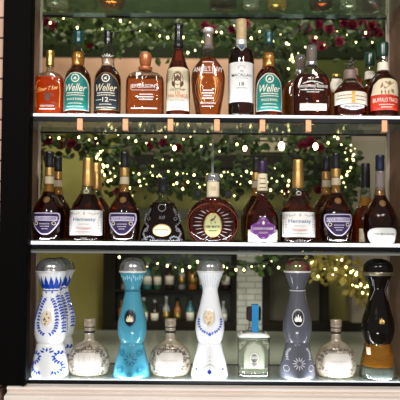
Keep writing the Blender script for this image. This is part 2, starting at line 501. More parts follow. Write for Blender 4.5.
# sill
brownjam = mat('dark_brown_base', (.03, .018, .014), .6)
sillm = mat('pale_sill', (.80, .70, .64), .45, noise=(.84, .75, .69), nscale=5)
zs = ZT[3]-4.6*SP
V = []; F = []
prof = [(.26, zs+.0), (-.006, zs), (-.010, zs-.002), (-.030, zs-.003), (-.036, zs-.006), (-.038, zs-.012), (-.032, zs-.017), (-.030, zs-.022), (-.040, zs-.026), (-.060, zs-.028), (-.066, zs-.036), (-.066, zs-.10), (.26, zs-.10)]
xa, xb = P(4, 392, -.066).x, 1.3
for x in (xa, xb):
    for y, z in prof: V.append((x, y, z))
n = len(prof)
for i in range(n):
    F.append((i, (i+1) % n, n+(i+1) % n, n+i))
F += [tuple(reversed(range(n))), tuple(n+i for i in range(n))]
structure(mesh_obj('trim_1', V, F, sillm))
structure(box('wall_below', -1.6, 1.3, .0, .26, -1.6, zs-.1, brownjam))

# peach blocks under the upper rail, standing in for LED reflections
reflectm = mat('peach_reflection', (.90, .38, .17), .45, noise=(.95, .52, .28), nscale=200)
zr = ZT[1]-8.0*SP
base = None
where = ['below the teal labelled bottle at left', 'below the gap right of the dark labelled 12 bottle', 'below the gap left of the portrait label bottle', 'below the winged bottle', 'below the second teal labelled bottle', 'below the broad bottle with white base label', 'below the red and cream label bottle']
for i, (px, py0, py1) in enumerate(((80, 118.5, 130), (125.5, 118.8, 130.3), (170.5, 119, 130.5), (217, 119.3, 130.8), (262.5, 119.7, 131.2), (308.5, 120, 131.5), (384.5, 120.3, 131.8))):
    a = P(px, py0, -.012); b_ = P(px, py1, -.012)
    if base is None:
        base = empty('led_reflection', (a.x, -.011, b_.z), 'peach block painted as LED reflection '+where[0], 'clip', 'painted reflections')
        h = a.z-b_.z
        box('reflection_plate', -.0095, .0095, -.003, .0025, 0, h, reflectm, base, .0012)
        box('reflection_lip', -.0095, .0095, .0025, .022, 0, .003, reflectm, base, .0008)
    else:
        dup(base, (a.x, -.011, b_.z), 'peach block painted as LED reflection '+where[i])

# ------------------------------------------------------------------ upper shelf bottles
def glass_liq(b, top, lvl, liq, inset=.8, base_in=1.2, lastpy=None):
    g = b.loft('glass', 400, top, M['glass'])
    bz = b.pr[0][0]
    l = b.loft('liquid', b_py(b, base_in), lvl, liq, inset=inset)
    return g
def b_py(b, up):      # pixel row `up` pixels above the bottle's base
    lo = {0: 60, 1: 130, 2: 260, 3: 400}[b.shelf]; hi = lo-60
    for i in range(40):
        mid = (lo+hi)/2
        if P(b.cx, mid, b.Y).z-b.zt > up*b.s: hi = mid
        else: lo = mid
    return (lo+hi)/2

# 1 squarish orange bottle
def orange_bottle():
    b = Body(49.5, 1, 'whiskey_bottle', 'squarish bright orange whiskey bottle with gold stopper, leftmost of upper shelf', Y=.065)
    b.shape([(115, 13.3), (112, 14.0), (85, 14.2), (79, 13.6), (75.5, 11), (73.2, 6), (72, 4), (70, 3.3), (64, 3.3)], 8, 4)
    glass_liq(b, 64, 78, M['orange'])
    c = Body.__new__(Body); c.__dict__.update(b.__dict__)
    c.shape([(66.5, 4), (66, 4.1), (60, 4.1), (55, 4.1), (54, 4.4), (51, 4.4)]); c.pr[0] = (c.z(67), 4*c.s)
    st = c.loft('stopper', 66.5, 51, M['goldcap'], seg=24)
    b.polys('figure_print', [leafp(0, 103, PI/2, 7, 6), leafp(-1, 97, 2.6, 4, 1.6), leafp(1, 97, .5, 4, 1.6)]+ring(0, 96, 1.2, 1.2, .8), M['brownpaper'])
    b.text('Elmer T. Lee', 0, 90.3, 20, 4.2, M['yellowprint'], shear=.35, wobble=-3)
    b.text('KENTUCKY', 0, 107.5, 14, 1.8, M['palecream']); lines(b, [(0, 110.5, 16, 1.2)], M['palecream'], None)
    for sx in (-1, 1): b.polys('edge_line', stroke(catmull([(sx*11.5, 109), (sx*12, 95), (sx*11.2, 85), (sx*8, 82.5)]), .5), M['yellowprint'], off=.0008)
    return b
orange_bottle()

# 2, 3, 8 tall round bottles with arched labels
def cap_on(b, pts, m, name='cap', seg=28, parent=None):
    c = Body.__new__(Body); c.__dict__.update(b.__dict__)
    c.pr = [(c.z(py), hw*c.s) for py, hw in pts]; c.D = 9; c.N = 2; c.rmax = max(r for _, r in c.pr)
    o = c.loft(name, pts[0][0], pts[-1][0], m, seg=seg, parent=parent, round_=.0012)
    return c, o
def arch_bottle(cx, lab, paper, capm, dark=False, number=None, dy=0):
    b = Body(cx, 1, 'whiskey_bottle', lab, Y=.065)
    q = lambda p: [(y+dy, h) for y, h in p]
    b.shape(q([(116, 12.8), (112, 13.5), (84, 13.6), (78, 13), (73, 11), (69.5, 8.5), (67, 6.8), (64, 6.2), (57, 6.6), (52, 5.6), (48, 4.2), (44, 3.8), (42, 3.8)]))
    b.loft('glass', 400, 42+dy, M['glass'])
    b.loft('liquid', b_py(b, 1.2), 66.5+dy, M['deep'], inset=.8)
    if not dark: cap_on(b, q([(66, 5.3), (60, 5.6), (55, 5.3), (52.5, 4.6)]), liquid('neck_whiskey', (.9, .5, .12), (.8, .4, .06), .4), 'neck_liquid')
    c, cp = cap_on(b, q([(44, 4.0), (43, 4.5), (38, 4.6), (37.4, 4.3), (34, 4.6), (31.5, 4.5)]), capm)
    # embossed leaf ornament on the neck
    pl = []
    for k in range(5): pl += [leafp(-2.6+k*1.3, 66+dy-rnd.random(), R(50+20*k), 5.5, 1.2), leafp(2.6-k*1.3, 59+dy, R(40+25*k), 4.2, 1.0)]
    b.polys('embossing', pl, M['gold'] if not dark else M['silver'])
    rows = [(75.3+dy, -1, 1), (76+dy, -4.6, 4.6), (78+dy, -6.8, 6.8), (79.5+dy, -8.6, 8.6), (82+dy, -10.8, 10.8), (85.5+dy, -12.1, 12.1), (90+dy, -12.6, 12.6), (112.5+dy, -12.6, 12.6)]
    bord = b.patch('label_border', rows, M['gold'] if dark else M['palecream'], off=.0004)
    rows2 = [(y+.7 if i < 7 else y-.6, l*.93, r*.93) for i, (y, l, r) in enumerate(rows)]
    lb = b.patch('label', rows2, paper, off=.0009)
    b.polys('emblem', ring(0, 81.2+dy, 3.2, 3.2, .9)+[leafp(-1.8, 82.8+dy, .8, 4.2, 1.5), leafp(1.4, 83+dy, 2.2, 3.6, 1.2)], M['palecream'], lb, .0015)
    b.text('Weller', 0, 90.5+dy, 21.5, 7.2, M['palecream'] if not dark else M['cream'], lb, 'lettering', .0016, shear=.25)
    lines(b, [(0, 95.8+dy, 17, 1.0), (0, 98+dy, 18, .8)], M['palecream'], lb, .0016)
    if number:
        b.text(number, 0, 102.3+dy, 6, 4.4, M['palecream'], lb, 'number', .0016)
        lines(b, [(-7, 102.5+dy, 6, .7), (7, 102.5+dy, 6, .7), (0, 107+dy, 12, .7), (0, 110+dy, 19, .7)], M['palecream'], lb, .0016)
    else:
        b.text('SINGLE BARREL', 0, 101.8+dy, 17, 2.2, M['palecream'], lb, 'lettering', .0016)
        lines(b, [(0, 106+dy, 14, .8), (0, 109+dy, 17, .8)], M['palecream'], lb, .0016)
    return b
arch_bottle(77.6, 'teal capped whiskey bottle with teal arched label beside the squarish orange bottle', M['tealpaper'], M['teal'])
arch_bottle(107.5, 'black capped whiskey bottle with dark navy arched label reading 12', M['navypaper'], M['capblack'], True, '12')
arch_bottle(268.5, 'teal capped whiskey bottle with teal arched label right of the white labelled bottle', M['tealpaper'], M['teal'], dy=.8)

# 4 broad copper bottle
def broad_bottle():
    b = Body(145, 1, 'whiskey_bottle', 'broad low copper whiskey bottle with white printed lettering and round stopper', Y=.07)
    b.shape([(117, 18.4), (113, 19.2), (95, 19.3), (82, 19), (78, 17.8), (75, 14.5), (73, 9), (71.5, 5.5), (68, 4.2), (64, 4.2)], 10, 3.6)
    glass_liq(b, 65, 77.5, M['copperliquid'])
    cap_on(b, [(71.5, 6.2), (70, 7), (67.5, 7), (66.5, 5.4)], M['copper'], 'collar')
    cap_on(b, [(66.8, 4), (65, 5.4), (58, 6.3), (55, 6.2), (53.2, 5.2)], M['copper'], 'stopper')
    b.polys('stopper_glint_band', [[(-3.6, 62), (3.6, 62), (3.6, 58.5), (-3.6, 58.5)]], M['silver'], off=.011) if False else None
    b.text("JEFFERSON'S", 0, 88.8, 28, 4.8, M['white'], arch=.0)
    b.polys('rule', stroke([(-13, 92.2), (13, 92.2)], .5), M['white'])
    for k, (wd) in enumerate((13, 15, 14)): lines(b, [(2, 96.5+k*2.5, wd, 1.1)], M['white'], None)
    lines(b, [(0, 110.3, 26, 1.2)], M['white'], None)
broad_bottle()

# 5 slender bottle with portrait label
def portrait_bottle():
    b = Body(178, 1, 'whiskey_bottle', 'slender dark whiskey bottle with cream portrait label and tall black cap', Y=.065)
    b.shape([(117, 11.4), (113, 12), (80, 12.2), (73, 11.6), (66, 9.3), (59, 6.9), (53, 5.4), (46, 4.6), (42, 4.4)])
    glass_liq(b, 43, 50, M['deep'])
    cap_on(b, [(48, 5.2), (44, 5.0), (42.5, 4.6), (34, 4.2), (28, 4.6), (24.5, 4.5)], M['capblack'])
    lb = b.patch('label', [(69.8, -6.0, 6.0), (70.6, -9.3, 9.3), (72, -10.6, 10.6), (112.3, -11.2, 11.2)], M['cream'], off=.0006)
    b.patch('lower_band', [(100, -11.3, 11.3), (112.2, -11.3, 11.3)], M['palecream'], lb, .001)
    b.polys('portrait', [leafp(0, 88.5, PI/2, 11, 7.5), leafp(-3, 90, 1.9, 7, 3.5), leafp(3, 90, 1.2, 7, 3.5)]+ring(0, 79.5, 2.6, 3.2, 1.1)+ring(0, 83, 5.2, 8.5, .45), M['brownpaper'], lb, .0013)
    b.text('OLD RIP', 0, 92.3, 15, 2.0, M['blackprint'], lb, off=.0015)
    b.text('10', 0, 95.3, 4.5, 2.6, M['redprint'], lb, 'number', off=.0016)
    b.text('VAN WINKLE', 0, 98.5, 20, 3.2, M['redprint'], lb, off=.0016, arch=-.8)
    lines(b, [(0, 102.7, 15, .7), (0, 110.2, 15, 1.3)], M['greyprint'], lb, .0016)
portrait_bottle()

# 6 curvy bottle with wings of glass
def curvy_bottle():
    b = Body(208, 1, 'whiskey_bottle', 'curvy shouldered copper whiskey bottle tapering to its base, with tall clear stopper', Y=.07)
    b.shape([(118, 11.6), (113, 12.6), (104, 14.2), (90, 16.3), (79, 17), (72, 16), (66, 12.8), (61, 9), (56, 6), (51, 4.6), (46, 4.3)], 9.5, 2.6)
    glass_liq(b, 46, 58, M['copperliquid'])
    cap_on(b, [(50, 5.4), (49, 5.8), (47, 5.8), (46, 4.5), (36, 4.2), (33, 4.2)], thin_glass('cap_glass', (.75, .72, .72), 1.5, .25, (.6, .5, .5)), 'clear_stopper')
    cap_on(b, [(46, 3), (31, 3)], M['cork'], 'cork')
    cap_on(b, [(33, 5.0), (32, 5.4), (29, 5.4), (28.4, 4.8)], M['silver'], 'stopper_top')
    b.text("ANGEL'S ENVY", 0, 71.2, 29, 5.0, M['white'], arch=.3)
    lines(b, [(0, 64.5, 11, .8), (0, 75.2, 16, .6)], M['white'], None)
    b.polys('wing_lines', sum([stroke(catmull([(sx*(2+k*2.5), 106), (sx*(7+k*2.4), 95), (sx*(7.5+k*2), 84), (sx*(4+k*2), 79)]), .3) for sx in (-1, 1) for k in range(3)], []), M['gold'], off=.0009)
    for k, wd in enumerate((10, 12, 9, 12)): lines(b, [(0, 92.5+k*2.6, wd, 1.4)], M['white'], None)
    b.text('BOURBON', 0, 105, 15, 1.6, M['white']); lines(b, [(0, 108.2, 12, .8)], M['white'], None)
curvy_bottle()

# 7 broad shouldered dark bottle with white label
def square_shoulder():
    b = Body(241, 1, 'whiskey_bottle', 'broad shouldered dark bottle with large white label reading 18 and wooden stopper', Y=.065)
    b.shape([(118, 12.2), (114, 13), (70, 13.2), (60, 13), (54, 12.3), (50, 10.4), (47.5, 7.5), (46, 5.3), (42, 4.6), (39, 4.6)])
    glass_liq(b, 39, 50, M['xo'])
    cap_on(b, [(46, 5.4), (42, 5.4), (40, 5.2)], M['silver'], 'neck_band')
    cap_on(b, [(40, 5.2), (34, 5.2), (33.6, 4.9), (33.2, 5.2), (21, 5.4), (20, 5.2)], M['wood'], 'stopper')
    b.polys('silver_chevron', stroke([(-4.6, 47.8), (0, 54.5), (4.6, 47.8), (-4.6, 47.8)], .9), M['silver'], off=.004)
    b.polys('blue_triangle', [[(-2.6, 48.8), (0, 52.8), (2.6, 48.8)]], M['blueprint'], off=.004)
    lb = b.patch('label', [(65.3, -12.5, 12.5), (104.5, -12.5, 12.5)], M['paper'], off=.0006)
    b.polys('building_mark', ring(0, 71, 3.4, 1.4, .5, 20, 0, PI)+stroke([(-3.5, 71.5), (3.5, 71.5)], .7), M['greyprint'], lb, .0012)
    b.text('THE', 0, 74.6, 3.5, 1.5, M['blackprint'], lb)
    b.text('MACALLAN', 0, 78.2, 19.5, 3.0, M['blackprint'], lb)
    lines(b, [(0, 81.3, 12, .5), (0, 99, 12, .5)], M['greyprint'], lb)
    b.text('18', 0, 87, 4.8, 3.8, M['blackprint'], lb, 'number')
    lines(b, [(0, 91, 11, .7)], M['greyprint'], lb)
square_shoulder()

# 9 broad flat bottle and the one behind it
def flat_bottle(cx, lab, Y, full=True):
    b = Body(cx, 1, 'whiskey_bottle', lab, Y=Y)
    k = SC(.065)/SC(Y) if Y > .1 else 1
    def v(y): return 242-(242-y)*k if k != 1 else y
    b.shape([(v(y), h*k) for y, h in [(118, 18.2), (114, 19), (92, 19.2), (83, 18.4), (77, 15.8), (72.5, 11.5), (69, 7), (66, 5), (62, 4.4), (58, 4.4)]], 9, 3.2)
    glass_liq(b, v(59), v(76), M['deep'] if full else M['amber'])
    cap_on(b, [(v(y), h*k) for y, h in [(66.5, 5.6), (65.5, 6), (62.5, 6), (61.5, 5.2)]], M['steel'], 'collar')
    cap_on(b, [(v(y), h*k) for y, h in [(62, 5), (55, 5.4), (49, 5.6), (46, 5.2)]], thin_glass('smoked_glass', (.62, .60, .58), 1.5, .35, (.35, .32, .3)), 'stopper')
    cap_on(b, [(v(y), h*k) for y, h in [(63, 3), (50, 3)]], M['cork'], 'cork')
    if full:
        b.text('WOODFORD RESERVE', 0, 88.2, 30, 2.6, M['white'], arch=.4)
        b.polys('arch_line', stroke(catmull([(-10, 85.6), (0, 83.3), (10, 85.6)]), .6), M['white'])
        lines(b, [(0, 91.8, 22, .8), (0, 94, 12, .6)], M['white'], None)
        lb = b.patch('base_label', [(105.2, -12.8, 14), (112.2, -12.8, 14)], M['palecream'])
        b.text('DOUBLE OAKED', .6, 108.7, 20, 1.6, M['redprint'], lb)
flat_bottle(311.5, 'broad dark whiskey bottle with thin white lettering and white strip label at its base', .075)
flat_bottle(300.5, 'amber whiskey bottle standing behind the broad bottle with the white strip label', .185, False)

# 10 round faceted bottle with a horse stopper
def round_bottle():
    b = Body(350, 1, 'whiskey_bottle', 'round squat whiskey bottle with cream band label and small horse and rider stopper', Y=.072)
    b.shape([(119, 15.6), (114, 16.6), (100, 16.8), (92, 15.6), (87, 12.5), (83, 8.8), (80, 6.6), (77, 6.2), (71, 6.2), (68, 5)])
    b.loft('glass', 400, 69, M['glass'], seg=12)
    b.loft('liquid', b_py(b, 1.2), 84, M['cognacred'], inset=.8, seg=24)
    c, o = cap_on(b, [(80, 6.4), (76, 6.6), (71, 6.4), (70, 5.8)], mat('grey_wax', (.22, .15, .13), .4), 'neck_seal')
    # horse stopper: body, neck, legs, rider
    hz = b.z(69.5); s = b.s
    mm = mat('dark_pewter', (.10, .09, .08), .3, .8)
    bm = bmesh.new()
    def ell(x, z, a, c_, rot=0, y=0, d=None):
        r = bmesh.ops.create_uvsphere(bm, u_segments=12, v_segments=8, radius=1, matrix=Matrix.Translation((x*s, y*s, hz+z*s)) @ Matrix.Rotation(-rot, 4, 'Y') @ Matrix.Diagonal((a*s, (d or min(a, c_))*s, c_*s, 1)))
    ell(0, .6, 4.2, .9, d=4.2)
    ell(0, 5.2, 4.2, 1.6); ell(3.9, 7.2, 2.4, 1.0, R(50)); ell(5.9, 8.6, 1.7, .8, R(-25)); ell(-4.8, 5.6, 2.3, .5, R(-15))
    for x, r_ in ((-3, R(70)), (-2, R(115)), (2.6, R(60)), (3.4, R(110))): ell(x, 2.8, 2.5, .45, r_, y=.5*(1 if r_ > 1.5 else -1))
    ell(.4, 8.4, 2.0, 1.2, R(60)); ell(1.8, 10.8, 1.0, 1.0)
    ell(1.8, 8.8, 1.7, .4, R(-15), y=-.8)
    me = bpy.data.meshes.new('horse_stopper'); bm.to_mesh(me); bm.free(); me.materials.append(mm)
    me.polygons.foreach_set('use_smooth', [True]*len(me.polygons))
    o = bpy.data.objects.new('horse_stopper', me); C.objects.link(o); o.parent = b.root
    lb = b.patch('label', [(94.6, -16, 16), (96, -16.3, 16.3), (107, -16.3, 16.3)], M['palecream'])
    lines(b, [(-8, 98.5, 12, .7), (-8, 101.5, 14, .7), (8, 99.5, 12, .7), (8, 103, 10, .7)], M['brownpaper'], lb)
    b.patch('central_stripe', [(95, -1.8, 1.8), (106.5, -1.8, 1.8)], M['yellowprint'], lb, .0011)
    ov = b.patch('lower_label', [(107.3, -3, 3), (107.6, -11, 11), (108.8, -12.2, 12.2), (110.5, -10.5, 10.5), (112.4, -5, 5), (113.2, -2.5, 2.5)], M['paper'], off=.0012)
    b.text("Blanton's", 0, 109.6, 17, 2.5, M['blackprint'], ov, shear=.3, off=.0018)
round_bottle()

def boxy_behind():
    b = Body(353.3, 1, 'whiskey_bottle', 'amber bottle with cream paper label behind the horse stopper bottle', Y=.17)
    b.shape([(124, 8.3), (118, 8.7), (86, 8.7), (80, 8.2), (77.3, 6.9), (75.5, 4.6), (72, 3.6)], 9, 4)
    glass_liq(b, 72, 80, M['amber'])
    cap_on(b, [(76, 5), (70, 4.6), (69, 4.2)], M['cork'], 'cork')
    b.patch('label', [(83, -8, 0), (98, -8, 0)], M['cream'])
boxy_behind()
b = Body(336.3, 1, 'whiskey_bottle', 'pale hexagon labelled amber bottle between the white strip bottle and the horse stopper bottle', Y=.18)
b.shape([(124, 7), (118, 7.4), (90, 7.5), (83, 7), (79, 5.5), (77, 4), (74, 3.6)])
glass_liq(b, 75, 82, M['amber']); cap_on(b, [(78, 4.2), (74.5, 4.2)], M['goldcap'])
b.patch('label', [(80, -4.5, 4.5), (84, -6.6, 6.6), (89, -7, 7), (94, -5, 5)], M['palecream'])

# 11 buffalo label bottle and the one behind
def buffalo_bottle(cx, lab, Y, full=True):
    b = Body(cx, 1, 'whiskey_bottle', lab, Y=Y)
    k = SC(.065)/SC(Y) if Y > .1 else 1
    def v(y): return 242-(242-y)*k if k != 1 else y
    q = lambda p: [(v(y), h*k) for y, h in p]
    w_ = 1 if full else .55
    b.shape([(y, h*(w_ if h > 6 else 1)) for y, h in q([(119, 14.4), (114, 15), (92, 15.1), (86, 14.6), (81, 12.8), (77, 9.8), (74.5, 7.2), (71, 5.6), (64, 4.8), (56, 4.6)])])
    b.loft('glass', 400, v(56), M['glass'])
    b.loft('liquid', b_py(b, 1.2), v(66), M['deep'], inset=.8)
    cap_on(b, q([(57, 5), (56, 5.4), (50, 5.6), (45, 5.7), (43, 5.4)]), M['darkgreen'])
    cap_on(b, q([(71.5, 5.9), (66, 5.4), (63.5, 5.2), (63, 5.1)]), M['palecream'], 'neck_label')
    if not full: return
    b.text('8', 0, 67.5, 4, 5, M['darkgreen'], off=-.0002)
    lb = b.patch('label', [(81.5, -3, 5), (82.6, -7, 9.5), (84.5, -9, 11.8), (88, -12, 13), (98.3, -13.8, 13.8)], M['cream'])
    red = b.patch('red_label', [(97.8, -13.9, 6), (98.5, -13.9, 9), (100.2, -13.9, 13.9), (112.8, -13.9, 13.9)], M['redpaper'], off=.0009)
    pl = [leafp(-6.5, 91, .5, 11, 7), leafp(2.5, 89, 1.4, 5, 4.5), leafp(4.5, 92, -1.0, 5.5, 3.2), leafp(-5, 93, -1.6, 5, 1.8), leafp(-2, 93, -1.4, 5, 1.6), leafp(2, 93, -1.7, 5, 1.8), leafp(1, 87.5, 2.3, 4, 1.2), leafp(5.3, 87.5, .9, 3.6, 1.0)]
    b.polys('buffalo_print', pl, mat('buffalo_ink', (.32, .20, .10), .6), lb, .0013)
    b.text('BUFFALO TRACE', -.4, 103, 24, 4.2, M['palecream'], red, off=.0016)
    lines(b, [(0, 107.6, 15, .9), (0, 110, 11, .9)], M['palecream'], red, .0016)
buffalo_bottle(383, 'dark green capped bottle with red and cream label, rightmost on upper shelf', .068)
buffalo_bottle(370, 'dark green capped bottle half hidden behind the red and cream label bottle', .19, False)

# ------------------------------------------------------------------ middle shelf
def teardrop(cx, lab, top, Y=.068, full=True, white=False, dy=0, hw=16.4):
    b = Body(cx, 2, 'cognac_bottle', lab, Y=Y)
    k = SC(.068)/SC(Y)
    def v(y): return 243-(243-(y+dy))*k
    q = lambda p: [(v(y), h*k) for y, h in p]
    b.shape(q([(247, 13.4), (242, 14.2), (234, 15.4), (224, hw), (214, hw-.4), (206, 13.6), (200, 10), (195, 7), (190, 5.3), (184, 4.6), (176, 4.2), (170, 4.2)]))
    b.loft('glass', 400, v(170), M['glass'])
    b.loft('liquid', b_py(b, 1.2), v(192), M['cognac'], inset=.8)
    cap_on(b, q([(193, 4.9), (188, 4.2), (184.5, 3.9)]), MC.get('neck_whiskey') or M['amber'], 'neck_liquid')
    cap_on(b, q([(168, 4.3), (167, 4.6), (158, 4.4), (153, 4.6), (152, 4.3)]), M['capnavy'] if white else M['capblack'])
    if white: cap_on(b, q([(188, 4.6), (168, 4.5)]), thin_glass('cap_glass', (.75, .72, .72), 1.5), 'neck_sleeve')
    else:
        cap_on(b, q([(176.5, 4.7), (168, 4.6)]), M['gold'], 'gold_band')
        cap_on(b, q([(184.5, 4.8), (177, 4.6)]), mat('pale_gold_paper', (.46, .38, .26), .5), 'neck_label')
    if not full: return b
    b.polys('cap_stripe', [[(-3.5, v(156.6)), (3.5, v(156.6)), (3.5, v(156)), (-3.5, v(156))]], M['silver'], off=.0004)
    md = b.oval('medallion', 0, v(200.5), 3.2, 3.0, M['gold'], off=.0014)
    b.polys('medallion_ring', ring(0, v(200.5), 1.8, 1.7, .5, 16), M['brownpaper'], md, .0022)
    sh = [(213.6, -11.5, 11.5), (214.3, -13, 13), (216.5, -13.6, 13.6), (220, -13.7, 13.7), (224, -12.8, 12.8), (228, -10.4, 10.4), (231.5, -7.6, 7.6), (234, -4.8, 4.8), (235, -2.5, 2.5)]
    if not white:
        bo = b.patch('label_border', [(v(y), l, r) for y, l, r in sh], M['lilac'], off=.0005)
        lb = b.patch('label', [(v(y+(.9 if y < 220 else -.9)), l*.93, r*.93) for y, l, r in sh], M['purple'], off=.001)
        b.patch('name_band', [(v(217.2), -11.5, 11.5), (v(221.6), -11.5, 11.5)], M['lilac'], lb, .0014)
        b.text('COURVOISIER', 0, v(219.4), 22, 2.9, M['purple'], lb, off=.002)
        b.polys('side_seals', ring(-8.6, v(224), 1.3, 1.3, .6, 14)+ring(8.6, v(224), 1.3, 1.3, .6, 14), M['cream'], lb, .0018)
        lines(b, [(0, v(224.6), 10, .8), (0, v(227), 9, .8), (0, v(229.4), 6, .8)], M['lilac'], lb, .0018)
        lines(b, [(0, v(239.2), 8, .7)], M['silver'], None)
    else:
        lb = b.patch('label', [(v(225), -8, 8), (v(226.2), -12.5, 12.5), (v(229), -14.2, 14.2), (v(233), -14.2, 14.2), (v(238), -12.6, 12.6), (v(241.5), -10, 10), (v(243), -7, 7)], mat('matt_white_paper', (.62, .62, .60), .6), off=.001)
        b.text('COURVOISIER', 0, v(231.2), 22, 2.3, M['blackprint'], lb, off=.0018)
        b.polys('seal', ring(6, v(236), 1.3, 1.3, .6, 14), M['gold'], lb, .0018)
        lines(b, [(-2, v(235.5), 9, .6), (-1, v(238.5), 10, .6)], M['greyprint'], lb, .0018)
    return b
teardrop(48.6, 'round cognac bottle with purple shield label, leftmost in front on the middle shelf', 152, dy=-.3)
teardrop(57, 'black capped cognac bottle hidden behind the leftmost purple label bottle', 157, .19, False)
teardrop(124, 'round cognac bottle with purple shield label between white label bottle and bell shaped bottle', 152, dy=0)
teardrop(336, 'round cognac bottle with purple shield label right of the second white rectangular label', 153, dy=1)
teardrop(326.2, 'black capped cognac bottle hidden behind the right hand purple label bottle', 157, .19, False)
teardrop(380, 'navy capped cognac bottle with white rounded label at the right end', 157, dy=3.3, white=True, hw=16.8)

def darkback(cx, lab):
    b = Body(cx, 2, 'cognac_bottle', lab, Y=.187)
    b.shape([(247, 14), (243, 14.6), (225, 15), (216, 13.6), (210, 10.4), (205, 7.2), (199, 5.4), (186, 4.6)])
    glass_liq(b, 187, 206, M['cognacred'])
    cap_on(b, [(206, 5.9), (199, 5.2), (197.5, 4.8)], MC['neck_whiskey'], 'neck_liquid')
    cap_on(b, [(188, 4.8), (176, 4.8), (164.5, 4.5), (163.5, 4.2)], M['capblack'])
    b.patch('label', [(229, -9, 5), (242, -9, 5)], M['cream'])
darkback(365.4, 'long black capped cognac bottle with small cream label behind the rightmost bottle')

def rect_label(cx, lab, Y=.068, full=True, dy=0):
    b = Body(cx, 2, 'cognac_bottle', lab, Y=Y)
    k = SC(.068)/SC(Y)
    def v(y): return 243-(243-(y+dy))*k
    q = lambda p: [(v(y), h*k) for y, h in p]
    b.shape(q([(247, 16.4), (242, 17.2), (225, 17.6), (214, 17.4), (208, 15.6), (202, 12.6), (197, 9.6), (193, 7.2), (189, 5.8), (182, 5.4), (162, 4.8)]))
    glass_liq(b, v(162), v(195), M['cognac'])
    cap_on(b, q([(187.5, 5.9), (187, 6.1), (176, 5.7), (169, 5.3), (168.6, 5.5), (168, 5.3), (160, 5.0), (158.5, 4.7)]), M['gold'], 'foil_neck')
    if not full: return
    b.polys('neck_emblem', ring(0, v(192.5), 1.8, 1.4, .7, 14), M['silver'], off=.0016)
    lb = b.patch('label', [(v(211.5), -16, 16), (v(212.2), -16.3, 16.3), (v(235.3), -16.3, 16.3), (v(236), -16, 16)], M['paper'], off=.0008)
    b.polys('ornament', sum([laurel([(sx*14, v(214)), (sx*9, v(215.5)), (sx*4, v(214))], 1.2, .6, 2.0)+laurel([(sx*14.2, v(216)), (sx*13.2, v(224)), (sx*14.2, v(232))], 1.6, .8, 2.2) for sx in (-1, 1)], [])+[leafp(0, v(216.5), PI/2, 4, 2)], mat('rose_print', (.58, .46, .42), .6), lb, .0014)
    b.text('Hennessy', 0, v(221), 22, 4.6, M['blueprint'], lb, off=.0016)
    b.text('COGNAC', 0, v(229.5), 15, 2.0, M['redprint'], lb, off=.0016, arch=-.6)
    lines(b, [(0, v(232.8), 18, .5), (0, v(225.3), 11, .5)], M['greyprint'], lb)
    b.text('1765', 0, v(239.2), 6, 1.6, M['silver'])
rect_label(87.2, 'gold necked cognac bottle with white rectangular label at left of middle shelf', dy=-.6)
rect_label(95.5, 'gold necked cognac bottle behind the left white rectangular label bottle', .19, False)
rect_label(297.8, 'gold necked cognac bottle with white rectangular label right of the purple capped bottle', dy=1.2)

def bell():
    b = Body(162.8, 2, 'cognac_bottle', 'bell shaped near black cognac bottle with etched vines and small cream oval label', Y=.075)
    b.shape([(247, 22.6), (242, 23.2), (234, 22.2), (222, 18.4), (212, 15.2), (206, 13.4), (203, 11.4), (201, 8.4), (199.5, 5.8), (196, 4.6), (190, 4.4)], 13, 2.4)
    glass_liq(b, 191, 203, M['xo'])
    cap_on(b, [(193, 5.2), (192.5, 5.6), (186, 5.3), (179, 5.8), (177.5, 5.5)], M['capblack'])
    lb = b.oval('label', 0, 230.6, 9.4, 6.2, M['gold']); b.oval('label_face', 0, 230.6, 8.5, 5.4, M['cream'], lb, .001)
    b.text('Hennessy', 0, 230.2, 13, 2.2, M['blackprint'], lb, off=.0018)
    pl = []
    for sx in (-1, 1):
        pl += laurel([(sx*15.4, 213), (sx*17.5, 222), (sx*13.5, 227), (sx*18.5, 233), (sx*15, 240)], 1.6, .7, 1.6)
        pl += laurel([(sx*7, 239.5), (sx*12, 236.5), (sx*19.5, 240)], 1.7, .7, 1.6)
        pl += ring(sx*13.2, 219, 1.3, 1.3, .5, 10)+ring(sx*15.6, 230, 1.4, 1.4, .5, 10)
        pl += laurel([(sx*11, 208), (sx*13.8, 215)], 1.8, .9, 1.5)
    b.polys('etched_vines', pl, M['etch'], off=.0008)
    b.text('X.O', 0, 218, 6, 3.2, M['etch'], shear=.2)
    b.polys('seal', ring(0, 208.5, 3.4, 3.2, .45, 18), M['greyprint'])
bell()

